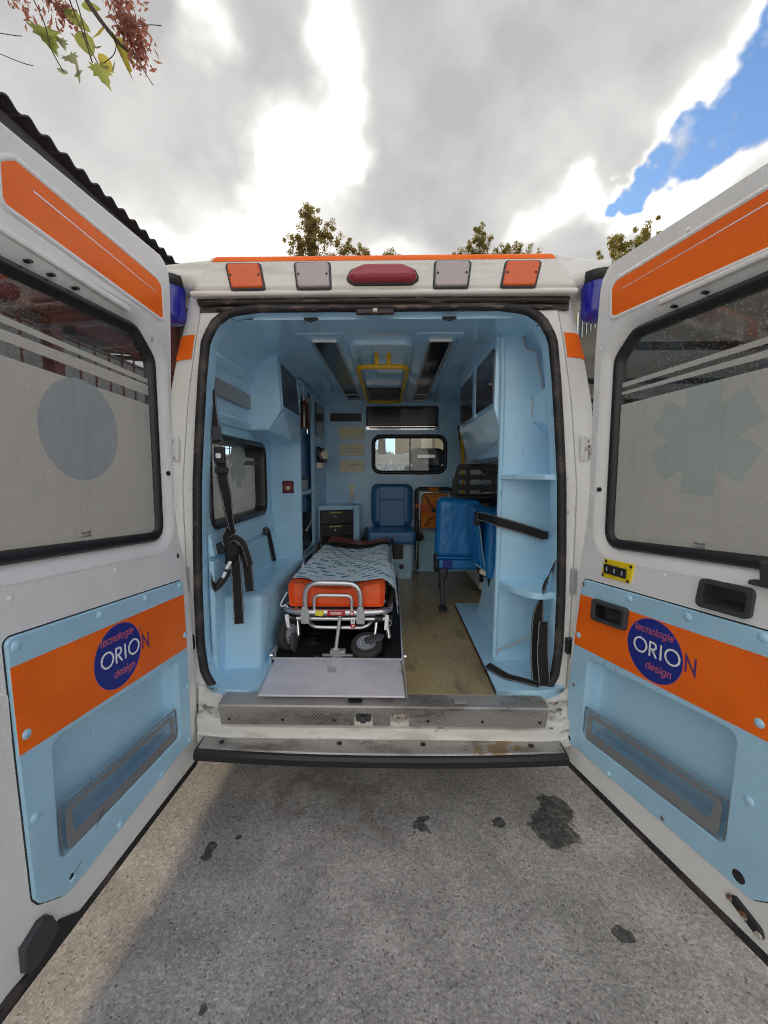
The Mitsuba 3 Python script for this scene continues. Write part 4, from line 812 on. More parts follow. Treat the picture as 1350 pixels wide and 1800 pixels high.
# right side: column panel with shelves, overhead cabinet, side door
cp_ = [(.548, .60), (.556, 1.1), (.558, 1.9), (.548, 2.20), (.556, 2.232), (.58, 2.24), (.627, 2.226), (.650, 2.19), (.662, 2.145), (.705, 2.131), (.718, 2.10), (.757, 1.925), (.706, 1.902), (.714, 1.795), (.775, 1.788), (.805, 1.62), (.80, .60)]
k = add(A + '__divider_panel', [YF(.25)(slab(rp(cp_, .003), -.03, 0, .008)), tube([(.556, .252, .62), (.562, .252, 1.1), (.564, .252, 1.9), (.556, .252, 2.19)], .012, 10)], 'mat_blue', SM, 'pale blue divider panel on the right with two shelves')
seam = [(x, .2485, z) for x, z in ((.575, 2.238), (.627, 2.227), (.652, 2.188), (.664, 2.143), (.706, 2.130), (.720, 2.09), (.757, 1.926), (.708, 1.902), (.716, 1.795), (.774, 1.789), (.795, 1.66))]
add(k + '__sealant_bead', tube(seam, .004, 6, k=3), 'mat_steel_grey', True)
add(k + '__sealant_bead', rtube([(.547, .247, .617), (.560, .247, .622), (.575, .247, .664), (.64, .22, .70), (.752, .18, .79)], .005, .02, 8), 'mat_steel_grey', True)
sh1 = rp([(.56, .26), (.80, .26), (.80, .0), (.755, -.0), (.70, .03), (.58, .20), (.56, .23)], .012); sh2 = rp([(.565, .26), (.79, .26), (.79, .03), (.69, .0), (.655, .015), (.60, .10), (.565, .21)], .015)
add(k + '__shelf', ZF(1.535)(slab(sh1, -.010, .014, .010, True)), 'mat_blue', SM); add(k + '__shelf', ZF(1.012)(slab(sh2, -.014, .014, .012, True)), 'mat_blue', SM)
add(A + '__jamb_moulding', hull([(.782, .045, 1.76), (.782, .045, 1.97), (.784, .25, 1.76), (.784, .25, 1.965), (.722, .25, 1.808), (.722, .25, 1.895), (.775, .08, 1.79), (.765, .08, 1.93)], .014, 20), 'mat_blue', SM)
add(A + '__jamb_moulding', hull([(.80, .03, .62), (.80, .24, .62), (.77, .24, .62), (.80, .24, .78), (.80, .05, .7)], .012), 'mat_blue', SM)
rohp = rp([(.80, 1.62), (.80, 2.10), (.70, 2.19), (.60, 2.206), (.532, 2.206), (.528, 1.865), (.60, 1.64), (.66, 1.62)], .006)
k = add(A + '__overhead_cabinet', [YF(.27)(slab(rohp, -1.05, 0, .004, True))], 'mat_blue_gloss', SM, 'overhead cabinet on the right with two smoked doors')
RD = Frame((.529, 0, 2.02), (0, 1, 0), (0, 0, 1), (-1, 0, 0))
for y0, y1 in ((.29, .70), (.80, 1.27)):
    add(k + '__cabinet_door', RD(slab(rr(y0, y1, -.128, .135, .02), -.003, .006, .003)), 'mat_window_dark', SM)
    add(k + '__door_knob', cyl((.524, y0 + .03, 1.99), (.512, y0 + .03, 1.99), .006, 10), 'mat_chrome', SM)
add(k + '__cabinet_post', rbox(.518, .532, .715, .785, 1.87, 2.17, .005), 'mat_blue', SM)
add(A + '__side_console', [hull([(x, y, z) for x in (.72, .79) for y in (.30, 1.40) for z in (1.22, 1.62)], .012)], 'mat_black_gloss', SM)
add(A + '__door_track', tube([(.76, 1.36, 2.02), (.70, 1.55, 2.06), (.735, 1.9, 2.03), (.75, 2.2, 1.96)], .022, 8), 'mat_black', True)
add(A + '__side_door_frame', [tube([(.725, 1.435, 1.97), (.735, 1.435, 1.4), (.735, 1.435, .7)], .016, 8), tube([(.665, 2.215, 1.99), (.715, 2.215, 1.6), (.73, 2.215, 1.0), (.73, 2.215, .62)], .020, 8)], 'mat_black', True)
k = add(A + '__side_door', hull([(x, y, z) for x in (.735, .79) for y in (1.46, 2.19) for z in (.64, 1.78)] + [(.72, 1.46, 1.98), (.72, 2.19, 1.98)], .012), 'mat_white', SM, 'white inner skin of the side door on the right')
for i, z in enumerate((1.76, 1.80, 1.84)): add(k + '__vent_slit', rbox(.700, .735, 1.55, 2.1, z - .006, z + .006, .004), 'mat_grey_plastic', SM)
add(A + '__step_box', [hull([(.62, .30, .62), (.80, .30, .62), (.62, .95, .62), (.80, .95, .62), (.68, .30, .95), (.80, .30, .95), (.68, .95, .95), (.80, .95, .95)], .01)], 'mat_blue', SM)

# ---------------------------------------------------------------- loading tray and stretcher
t = thing('loading_tray', 'metal stretcher tray with a bright ramp flap on the ambulance floor', 'tray')
add(t + '__bed', [bx(-.575, .085, .215, 1.90, .592, .612)], 'mat_tray')
add(t + '__edge', [bx(-.582, -.575, .215, 1.9, .592, .64)], 'mat_alu'); add(t + '__edge', [bx(.085, .092, .215, 1.9, .592, .64)], 'mat_alu')
add(t + '__ramp_flap', trimesh.convex.convex_hull(np.array([(-.535, -.115, .612), (.092, -.115, .612), (-.550, .205, .625), (.078, .205, .625), (-.535, -.115, .604), (.092, -.115, .604), (-.55, .205, .60), (.078, .205, .60)])), 'mat_alu', False, 'bright worn aluminium ramp flap')
add(t + '__flap_side', loft([np.array([(-.552, .205, .604), (-.552, .205, .662), (-.537, -.115, .618), (-.537, -.115, .604)]), np.array([(-.548, .205, .604), (-.548, .205, .662), (-.533, -.115, .618), (-.533, -.115, .604)])]), 'mat_steel_grey')
add(t + '__flap_side', loft([np.array([(.090, .205, .604), (.090, .205, .662), (.098, -.115, .618), (.098, -.115, .604)]), np.array([(.094, .205, .604), (.094, .205, .662), (.102, -.115, .618), (.102, -.115, .604)])]), 'mat_steel_grey')
add(t + '__hinge_bar', cyl((-.565, .212, .622), (.09, .212, .622), .007, 10), 'mat_steel_grey', SM)
for x in (-.572, .098): add(t + '__hinge_bolt', cyl((x - .006, .212, .640), (x + .010, .212, .640), .011, 10), 'mat_chrome', SM)
k = add(t + '__lock_base', [rbox(-.325, -.165, .258, .275, .612, .622, .003), rbox(-.285, -.205, .262, .30, .612, .640, .004), disc_solid((-.245, .235, .613), (0, 0, 1), [(.03, 0), (.03, .004), (0, .005)], 18)], 'mat_steel_grey', SM)

s = thing('stretcher', 'wheeled stretcher with orange mattress and silver tube frame in the ambulance', 'stretcher')
sec = np.array([(-.252, -.095), (-.256, -.03), (-.254, .016), (-.243, .027), (-.20, .020), (-.10, -.004), (0, -.014), (.10, -.004), (.20, .020), (.243, .027), (.254, .016), (.256, -.03), (.252, -.095), (.24, -.105), (-.24, -.105)])
def sect(y, zc, sc=1., dz=0): return np.column_stack([-.256 + sec[:, 0] * sc, np.full(len(sec), y), zc + sec[:, 1] * sc + dz])
ML = [sect(.36, .955, .9), sect(.335, .955, .96), sect(.33, .957, .985), sect(.345, .96, 1.0)] + [sect(y, .96 - .008 * (y > 1)) for y in np.linspace(.42, 1.55, 14)]
ML = [np.column_stack([np.full(len(sec), -.256), np.full(len(sec), .36), np.full(len(sec), .93)])] + ML
add(s + '__mattress', loft(ML + [np.column_stack([np.full(len(sec), -.256), np.full(len(sec), 1.55), np.full(len(sec), .92)])]), 'mat_mattress', 50, 'orange vinyl mattress')
HL = [sect(y, .952 + .022 * ((y - 1.5) / .4)) for y in np.linspace(1.50, 1.86, 6)]
add(s + '__headrest', loft([np.repeat(HL[0].mean(0)[None], len(sec), 0)] + HL + [np.repeat(HL[-1].mean(0)[None], len(sec), 0)]), 'mat_maroon', 50, 'dull red head section of the mattress')
rail = fillet([(-.535, 1.85, .83), (-.535, .34, .828), (-.42, .315, .828), (-.09, .315, .828), (.025, .34, .828), (.025, 1.85, .83)], .09, False, 8)
add(s + '__main_frame', tube(rail, .0165, 12, straight=True), 'mat_tube', True)
add(s + '__foot_loop', rtube([(-.418, .318, .80), (-.418, .312, .985), (-.128, .312, .985), (-.128, .318, .80)], .0135, .075), 'mat_tube', True)
add(s + '__foot_loop', rtube([(-.372, .325, .835), (-.372, .318, .918), (-.175, .318, .918), (-.175, .325, .835)], .0095, .03), 'mat_tube', True)
for x in (-.418, -.128): add(s + '__clamp', hull([(x - .012, .300, .858), (x + .012, .300, .858), (x - .019, .300, .81), (x + .019, .300, .81), (x - .018, .305, .772), (x + .018, .305, .772), (x - .018, .335, .80), (x + .018, .335, .80)], .004), 'mat_steel_grey', SM)
add(s + '__cross_tube', cyl((-.53, .34, .786), (.02, .34, .786), .0125, 12), 'mat_tube', SM)
add(s + '__cross_tube', cyl((-.50, .40, .862), (.0, .40, .862), .009, 12), 'mat_tube', SM)
add(s + '__cross_tube', rtube([(-.435, .42, .80), (-.40, .345, .735), (-.09, .345, .735), (-.05, .42, .80)], .0115, .05), 'mat_tube', True)
add(s + '__pivot_sleeve', cyl((-.055, .34, .786), (-.012, .34, .786), .019, 14), 'mat_black', SM)
add(s + '__pivot_sleeve', cyl((-.50, .34, .786), (-.47, .34, .786), .016, 14), 'mat_black', SM)
add(s + '__centre_strut', hull([(-.238, .325, .80), (-.252, .26, .655)], .009), 'mat_steel_grey', SM)
add(s + '__strut_pin', cyl((-.265, .256, .652), (-.238, .256, .652), .008, 10), 'mat_steel_grey', SM)
for x in (-.505, -.01):
    add(s + '__frame_leg', cyl((x, .48, .80), (x + (.03 if x > -.2 else -.0), .43, .645), .0135, 12), 'mat_tube', SM)
    add(s + '__fork', hull([(x + .035 * (1 if x < -.2 else -1), .36, .775), (x + .045 * (1 if x < -.2 else -1), .33, .70)], .009), 'mat_chrome', SM)
add(s + '__side_beam', [rbox(-.55, -.52, .5, 1.8, .70, .75, .006), rbox(.01, .04, .5, 1.8, .70, .75, .006), rbox(-.5, -.0, .50, 1.8, .76, .85, .02)], 'mat_black', SM)
def caster(c, ax, r, w, fork):
    k = add(s + '__caster', disc_solid(c, ax, [(r * .62, w), (r * .88, w), (r, w * .55), (r, -w * .55), (r * .88, -w), (r * .62, -w)], 30), 'mat_tyre', 40)
    add(k + '__hub', disc_solid(c, ax, [(r * .64, w * .95), (r * .56, w * .95), (r * .50, w * .4), (r * .26, w * .4), (r * .20, w * 1.05), (0, w * 1.05), (0, -w), (r * .62, -w)], 30), 'mat_wheel_grey', 40)
    a = np.array(ax, float); a /= np.linalg.norm(a); c = np.array(c); f_ = np.array(fork, float); f_ -= a * (f_ @ a); sd_ = np.cross(a, f_); sd_ /= np.linalg.norm(sd_)
    add(k + '__hub_ring', disc_solid(c, ax, [(r * .44, w * .4), (r * .44, w * .75), (r * .34, w * .75), (r * .34, w * .4)], 30), 'mat_steel_grey', 40)
    q0, q1 = c + a * w * 1.5, c + a * w * 1.5 + f_
    add(k + '__brake_pedal', hull([q0, q0 + sd_ * .012, q0 - sd_ * .012, q1 + sd_ * .018, q1 - sd_ * .018, q1 + f_ * .25 + a * .004], .0075, 16), 'mat_grey_plastic', SM)
caster((-.512, .335, .700), (.90, -.40, .16), .083, .021, (.030, -.03, -.062))
caster((-.095, .285, .664), (-.06, -.40, .91), .082, .021, (.070, .02, .008))
for x in (-.50, -.04): caster((x, 1.7, .68), (1, 0, 0), .065, .017, (0, .03, .03))
lab = [YF(.298)(slab(rr(-.302, -.205, .817, .842, .002), 0, .001))]
FL = Frame((0, .2975, 0), (1, 0, 0), (0, 0, 1), (0, -1, 0))
add(s + '__name_label', FL(slab(rr(-.300, -.208, .8165, .8415, .002), -.004, .0012)), 'mat_print_red', False, 'red name label on the foot tube')
add(s + '__name_lettering', FL(centred(text('FERNO', .0135, .25, True), -.254, .829, .0013)), 'mat_print_white')
add(s + '__cross_label', FL(slab(Point(-.172, .829).buffer(.0115), -.004, .0012)), 'mat_print_red')
add(s + '__cross_mark', FL(slab(unary_union([sbox(-.1745, .821, -.1695, .837), sbox(-.180, .8265, -.164, .8315)]), .0008, .0018)), 'mat_print_white')
add(s + '__yellow_label', FL(slab(rp([(-.365, .818), (-.36, .842), (-.318, .842), (-.318, .82), (-.335, .812)], .002), -.004, .0012)), 'mat_print_yellow')
FT = Frame((0, .322, 0), (1, 0, 0), (0, 0, 1), (0, -1, 0))
add(s + '__tag', FT(slab(rr(-.180, -.158, .765, .800, .003), 0, .003)), 'mat_print_white', False, 'white and red warning tag under the foot tube')
add(s + '__tag_lower', FT(slab(rr(-.1805, -.1575, .741, .766, .003), 0, .003)), 'mat_print_red')
add(s + '__tag_arrow', FT(slab(Polygon([(-.176, .759), (-.162, .759), (-.169, .746)]), .002, .0036)), 'mat_print_white')
add(s + '__tag_arrow', FT(slab(Polygon([(-.176, .776), (-.162, .776), (-.169, .789)]).difference(Polygon([(-.172, .778), (-.166, .778), (-.169, .784)])), .002, .0036)), 'mat_black')
for x, tilt in ((-.508, 1), (.004, -1)):
    add(s + '__leg_tag', hull([(x - .006, .305, .742 if x > -.2 else .75), (x + .006, .305, .742 if x > -.2 else .75), (x - .006 - .006 * tilt, .305, .815), (x + .006 - .006 * tilt, .305, .815)], .004), 'mat_print_white', SM)
add(s + '__pull_ring', tube([(.020 + .012 * math.cos(a), .308, .775 + .016 * math.sin(a)) for a in np.linspace(0, 6.28, 16)[:-1]], .0022, 6, True, 2), 'mat_chrome', True)
add(s + '__side_rail', rtube([(-.535, .78, .84), (-.535, .83, 1.0), (-.535, 1.35, .995), (-.535, 1.42, .86)], .011, .06), 'mat_tube', True)
add(s + '__side_rail', rtube([(.022, .78, .84), (.022, .83, 1.0), (.022, 1.35, .995), (.022, 1.42, .86)], .011, .06), 'mat_tube', True)
for x in (-.52, .03): add(s + '__rail_pad', hull([(x, 1.40, .90), (x, 1.58, .92), (x, 1.42, .99), (x, 1.56, 1.0)], .022), 'mat_black', SM)
k = add(s + '__wire_loop', tube([(-.515, .335, .93), (-.532, .325, .90), (-.545, .31, .87), (-.535, .30, .862), (-.52, .305, .868), (-.508, .31, .855)], .0035, 8), 'mat_print_white', True)

sh = thing('bed_sheet', 'pale blue sheet with dark teal print draped over the stretcher', 'sheet')
nx, ny = 46, 70
U = np.linspace(0, 1, nx); V = np.linspace(0, 1, ny); pts = []
topx = np.concatenate([sec[2:11][:, 0]]); topz = sec[2:11][:, 1]
for v in V:
    y0 = .375 + .03 * math.sin(v * 3); row = []
    for u in U:
        a = u * 1.20                             # 0..1 across the mattress, beyond it hangs over the right side
        y = .385 + v * 1.20
        if a <= 1: x = -.256 - .246 + .492 * a; z = np.interp(x + .256, topx, topz) + .960 - .008 * min(1, max(0, (y - .9) / .3)) + .006
        else:
            q = (a - 1) / .20; x = -.256 + .252 + (.030 + .030 * (1 - v)) * math.sin(min(q * 2, 1) * math.pi / 2) + .012 * q; z = .985 - .180 * q ** 1.2 * (1.1 - .5 * v)
        row.append((x, y, z))
    pts.append(row)
pts = np.array(pts); n_ = meshkit.fbm(pts * [7, 13, 5], 4, 2) - .5
w_ = np.clip((U * 1.2 - 1) / .2, 0, 1)[None, :]
pts[..., 2] += np.abs(n_) * .022 * (1 - w_); pts[..., 0] += n_ * .05 * w_
pts[..., 1] += (meshkit.fbm(pts * [5, 1, 3], 3, 8) - .5) * .05 * (1 - V[:, None]) ** 3
i = np.arange(ny - 1)[:, None] * nx + np.arange(nx - 1)[None]; q = np.stack([i, i + 1, i + nx + 1, i + nx], -1).reshape(-1, 4)
add(sh + '__cloth', (pts.reshape(-1, 3), np.vstack([q[:, [0, 1, 2]], q[:, [0, 2, 3]]])), 'mat_sheet', True)
b1, b2 = strap([(-.50, 1.46, .985), (-.40, 1.47, .985), (-.30, 1.50, .968), (-.2, 1.485, .962), (-.1, 1.50, .975), (.0, 1.49, .99), (.03, 1.5, .96)], (0, .8, .5), .05, .002, 5, True)
rs = thing('stretcher_belt', 'black belt lying across the head end of the stretcher sheet', 'belt')
add(rs + '__webbing', b1, 'mat_webbing', True)

# ---------------------------------------------------------------- seats
s1 = thing('attendant_seat', 'dark blue padded seat against the bulkhead below its window', 'seat')
add(s1 + '__backrest', rbox(-.165, .228, 2.09, 2.22, 1.045, 1.445, .062, 28), 'mat_seat_blue', 50)
add(s1 + '__backrest_panel', [rbox(-.085, .150, 2.082, 2.12, 1.05, 1.300, .010, 20), rbox(-.085, .150, 2.084, 2.12, 1.302, 1.425, .010, 20)], 'mat_seat_blue', 50)
add(s1 + '__cushion', rbox(-.185, .240, 1.79, 2.16, .925, 1.048, .035, 24), 'mat_seat_blue', 50)
add(s1 + '__base', [bx(-.15, .21, 1.95, 2.2, .59, .925)], 'mat_blue'); add(s1 + '__base_opening', [rbox(.03, .135, 1.94, 1.96, .77, .90, .004)], 'mat_black')
add(s1 + '__knob', cyl((.12, 1.935, .70), (.12, 1.955, .70), .022, 14), 'mat_black', SM)
add(s1 + '__arm_bracket', hull([(-.205, 1.80, .93), (-.195, 1.80, 1.02), (-.25, 1.85, .91), (-.2, 2.1, 1.03)], .014), 'mat_black', SM)

s2 = thing('swivel_seat', 'bright blue single-leg seat with black slotted back beside the side door', 'seat')
cush = hull([(.40, 1.15, 1.33), (.62, 1.15, 1.31), (.385, 1.15, 1.0), (.62, 1.15, 1.0), (.41, 1.30, 1.33), (.62, 1.30, 1.31), (.40, 1.30, 1.0), (.62, 1.30, 1.0)], .048, 28)
add(s2 + '__cushion', cush, 'mat_seat_bright', 50)
add(s2 + '__cushion_welt', rtube([(.352, 1.105, .945), (.352, 1.105, .958), (.655, 1.10, .953), (.655, 1.3, .953)], .008, .01), 'mat_seat_bright', True)
add(s2 + '__seat_pan', rbox(.358, .66, 1.12, 1.36, .865, .945, .022, 16), 'mat_seat_bright', 50)
add(s2 + '__tape', rbox(.395, .46, 1.115, 1.13, .872, .935, .004), 'mat_navy')
shell = rp([(.49, 1.335), (.497, 1.50), (.525, 1.60), (.545, 1.618), (.715, 1.618), (.735, 1.60), (.755, 1.50), (.762, 1.335)], .02)
for z in (1.555, 1.48, 1.40):
    for u0, u1 in ((.555, .60), (.637, .712)): shell = shell.difference(rr(u0 - .016, u1, z - .018, z + .018, .014))
add(s2 + '__back_shell', [YF(1.38)(slab(shell, -.05, .0, .014, True)), hull([(.49, 1.33, 1.345), (.76, 1.33, 1.345), (.50, 1.42, 1.37), (.75, 1.42, 1.37), (.52, 1.28, 1.37), (.72, 1.28, 1.37)], .02)], 'mat_black', SM, 'black plastic back with six slots')
add(s2 + '__leg', [hull([(.385, 1.12, .86), (.385, 1.13, .74), (.415, 1.12, .86)], .020), hull([(.388, 1.11, .80), (.392, 1.07, .64)], .017)], 'mat_grey_plastic', SM)
add(s2 + '__foot', hull([(.37, 1.02, .60), (.41, 1.02, .60), (.375, 1.10, .603), (.41, 1.10, .603), (.39, 1.07, .64)], .009), 'mat_black', SM)
add(s2 + '__hinge', [hull([(.352, 1.14, .87), (.352, 1.14, .97)], .022), cyl((.33, 1.12, .905), (.34, 1.12, .905), .012)], 'mat_black', SM)
add(s2 + '__buckle', hull([(.73, 1.22, 1.33), (.75, 1.1, 1.32), (.735, 1.1, 1.24)], .025), 'mat_black', SM)
s3 = thing('folded_seat', 'bright blue folded seat strapped beside the right divider panel', 'seat')
add(s3 + '__cushion', hull([(.66, .80, 1.27), (.74, .80, 1.27), (.655, .80, .92), (.74, .80, .92), (.68, 1.06, 1.28), (.74, 1.06, 1.28), (.66, 1.06, .92), (.74, 1.06, .92)], .035, 20), 'mat_seat_bright', 50)
add(s3 + '__cover', [hull([(.575, .78, 1.30), (.73, .80, 1.285), (.57, 1.04, 1.32), (.73, 1.04, 1.30)], .022), hull([(.560, .82, 1.29), (.565, 1.03, 1.29), (.615, .86, .94), (.60, 1.03, .95)], .016)], 'mat_seat_bright', 50)
add(s3 + '__piping', tube([(.562, .795, 1.275), (.585, .80, 1.19), (.605, .81, 1.05), (.625, .82, .945), (.60, .83, .95), (.57, .86, .97)], .005, 8), 'mat_print_blue', True)
add(s3 + '__frame', [hull([(.66, .82, .89), (.73, .82, .89), (.67, .82, .80), (.72, .82, .80)], .02), hull([(.60, .85, .93), (.64, .85, .90)], .02)], 'mat_black', SM)
add(s3 + '__foam', hull([(.60, .80, .93), (.635, .80, .915)], .016), 'mat_beige', SM)

ev = thing('stair_chair', 'folded stair chair with orange canvas leaning on the bulkhead', 'stair chair')
add(ev + '__tube_frame', [rtube([(.292, 2.08, .95), (.292, 2.08, 1.368), (.56, 2.08, 1.368), (.56, 2.08, .95)], .009, .05), tube([(.255, 2.1, .62), (.27, 2.08, .96)], .010, 8)], 'mat_chrome', True)
add(ev + '__back_frame', [rtube([(.262, 2.17, .95), (.262, 2.17, 1.40), (.60, 2.17, 1.40), (.60, 2.17, .95)], .016, .04), rbox(.25, .29, 2.15, 2.2, .62, 1.1, .01)], 'mat_black', True)
add(ev + '__canvas', [hull([(.335, 2.12, 1.355), (.535, 2.12, 1.355), (.31, 2.11, 1.16), (.555, 2.11, 1.16)], .010), hull([(.31, 2.125, 1.15), (.55, 2.125, 1.15), (.305, 2.115, 1.04), (.55, 2.115, 1.04)], .010)], 'mat_orange_fabric', SM, 'orange canvas seat of the folded chair')
add(ev + '__canvas_flap', hull([(.385, 2.14, 1.405), (.46, 2.14, 1.405), (.385, 2.105, 1.375), (.46, 2.105, 1.375), (.385, 2.1, 1.34), (.46, 2.1, 1.34)], .008), 'mat_orange_fabric', SM)
for a in ([(.25, 2.085, 1.245), (.33, 2.07, 1.24), (.42, 2.07, 1.215), (.50, 2.07, 1.20)], [(.30, 2.075, 1.19), (.36, 2.07, 1.215), (.42, 2.065, 1.25)], [(.42, 2.07, 1.14), (.50, 2.07, 1.135), (.56, 2.08, 1.13)]):
    add(ev + '__chair_strap', strap(a, (0, 0, 1), .034, .002), 'mat_orange_strap', True)
for a in ([(.34, 2.075, 1.34), (.37, 2.07, 1.28), (.42, 2.065, 1.215), (.47, 2.07, 1.20)], [(.33, 2.07, 1.06), (.36, 2.07, 1.07), (.375, 2.07, 1.12), (.42, 2.07, 1.135)]):
    add(ev + '__edge_cord', tube(a, .006, 6), 'mat_black', True)
add(ev + '__buckle', rbox(.40, .455, 2.045, 2.07, 1.19, 1.225, .008), 'mat_black', SM)
add(ev + '__cross_bar', cyl((.29, 2.08, 1.02), (.57, 2.08, 1.02), .007, 8), 'mat_chrome', SM)
k = add(ev + '__wheel', disc_solid((.285, 2.06, .955), (.2, -1, 0), [(.0, .014), (.016, .014), (.022, .008), (.040, .012), (.044, .0), (.044, -.014), (.03, -.016)], 24), 'mat_tyre', 40)
add(ev + '__wheel_fork', [rbox(.295, .315, 2.08, 2.10, .93, 1.0, .004)], 'mat_steel_grey', SM)

# ---------------------------------------------------------------- belts and small fittings
def belt(key, lab, parts, extra=()):
    k = thing(name_for(key), lab, 'belt')
    for P, Wd, w in parts:
        a, b = strap(P, Wd, w, .0016, 6, True); add(k + '__webbing', a, 'mat_webbing', True); add(k + '__edge_stitching', b, 'mat_webbing_edge', True)
    for nm, m, mt, sm in extra: add(k + '__' + nm, m, mt, sm)
    return k
belt('seat_belt', 'long black belt with buckle hanging down the left wall beside the side window',
     [([(-.776, .075, 1.905), (-.768, .075, 1.80), (-.752, .08, 1.69)], (.95, .3, .1), .050), ([(-.742, .085, 1.62), (-.735, .085, 1.52), (-.722, .085, 1.45), (-.712, .085, 1.36), (-.702, .09, 1.29)], [(.95, .3, .1), (.95, .3, 0), (.7, .7, 0), (.3, .95, 0), (.1, 1, 0)], .050)],
     [('loop', hull([(-.786, .07, 1.885), (-.764, .07, 1.915), (-.775, .078, 1.86)], .012), 'mat_black', SM), ('belt_label', YF(.074)(slab(rp([(-.772, 1.705), (-.768, 1.765), (-.728, 1.758), (-.732, 1.700)], .003), 0, .002)), 'mat_grey_plastic', SM),
      ('buckle', YF(.078)(slab(rr(-.768, -.720, 1.595, 1.672, .012), -.012, .006, .005)), 'mat_black', SM), ('buckle_button', YF(.072)(slab(rr(-.757, -.734, 1.620, 1.642, .005), 0, .004, .002)), 'mat_print_white', SM),
      ('adjuster', YF(.078)(slab(rr(-.765, -.708, 1.552, 1.580, .006), -.01, .007, .004)), 'mat_black', SM)])
belt('seat_belt', 'knotted black belt bundle with two straps hanging over the wheel box',
     [([(-.705, .085, 1.30), (-.72, .08, 1.245), (-.69, .075, 1.21)], [(.7, .7, 0), (.9, .2, .4), (.9, .2, .3)], .055), ([(-.70, .095, 1.225), (-.690, .09, 1.12), (-.685, .085, 1.0), (-.680, .08, .85)], (1, .1, 0), .047),
      ([(-.68, .11, 1.215), (-.652, .11, 1.16), (-.640, .105, 1.08), (-.632, .10, 1.0)], (1, .1, 0), .045), ([(-.72, .075, 1.235), (-.68, .06, 1.262), (-.645, .065, 1.235), (-.625, .07, 1.17), (-.615, .07, 1.13)], [(.3, 0, 1), (.1, .3, 1), (.6, .3, .6), (.8, .5, .2), (.8, .5, 0)], .028)],
     [('anchor', rbox(-.80, -.745, .10, .16, 1.175, 1.225, .006), 'mat_black', SM), ('knot', hull([(-.715, .08, 1.235), (-.68, .08, 1.205), (-.70, .07, 1.18), (-.72, .09, 1.14)], .020), 'mat_webbing', 50)])
belt('seat_belt', 'short black buckle strap looped low beside the left door frame',
     [([(-.798, .09, 1.15), (-.792, .07, 1.10), (-.785, .06, 1.04), (-.772, .06, 1.015), (-.760, .06, 1.03)], [(.4, 1, 0), (.4, 1, 0), (.5, .9, 0), (.3, 1, .3), (.2, 1, .4)], .022)],
     [('buckle', hull([(-.765, .062, 1.035), (-.742, .066, 1.065), (-.722, .07, 1.10)], .016), 'mat_black', SM), ('buckle_button', hull([(-.736, .052, 1.082), (-.728, .053, 1.098)], .008), 'mat_print_white', SM), ('tongue', hull([(-.722, .065, 1.12), (-.708, .067, 1.145)], .009), 'mat_print_white', SM)])
belt('seat_belt', 'thin black strap hanging from the wall ledge onto the wheel box',
     [([(-.778, .845, 1.19), (-.775, .90, 1.15), (-.772, .95, 1.05), (-.770, 1.0, .95), (-.768, 1.0, .93)], (.3, .9, .2), .045)], [('anchor', rbox(-.79, -.765, .80, .86, 1.165, 1.205, .006), 'mat_black', SM)])
belt('seat_belt', 'taut black belt running from the folded seat to the right divider panel',
     [([(.555, .745, 1.235), (.545, .735, 1.285), (.555, .62, 1.30), (.545, .30, 1.318), (.560, .228, 1.315), (.66, .222, 1.287), (.775, .220, 1.250)], [(0, .2, 1), (0, .1, 1), (.1, 0, 1), (0, 0, 1), (.1, 0, 1), (.25, 0, 1), (.25, 0, 1)], .050)],
     [('buckle', rbox(.535, .575, .70, .76, 1.24, 1.32, .012), 'mat_black', SM), ('anchor', YF(.232)(slab(rr(.758, .793, 1.232, 1.272, .006), 0, .014, .004)), 'mat_black', SM)])
belt('seat_belt', 'twisted black belt hanging down the right jamb to the floor plinth',
     [([(.775, .03, 1.20), (.745, .03, 1.13), (.715, .03, 1.05), (.70, .03, .98), (.69, .03, .90), (.690, .03, .75), (.698, .02, .62), (.715, -.01, .614), (.70, -.02, .75), (.705, -.0, .90)], [(.2, 1, 0), (.5, .8, 0), (.1, 1, 0), (.7, .7, 0), (1, .1, 0), (1, 0, 0), (1, 0, 0), (1, 0, 0), (1, 0, 0), (.9, .3, 0)], .052)],
     [('anchor', rbox(.765, .80, .0, .06, 1.18, 1.225, .006), 'mat_black', SM)])
belt('seat_belt', 'black strap end lying across the right floor plinth',
     [([(.695, -.015, .615), (.63, .03, .614), (.57, .06, .616), (.525, .12, .620), (.50, .16, .622)], [(.3, 1, 0), (.3, 1, .1), (.3, 1, .2), (.4, 1, .3), (.4, 1, .4)], .045)])

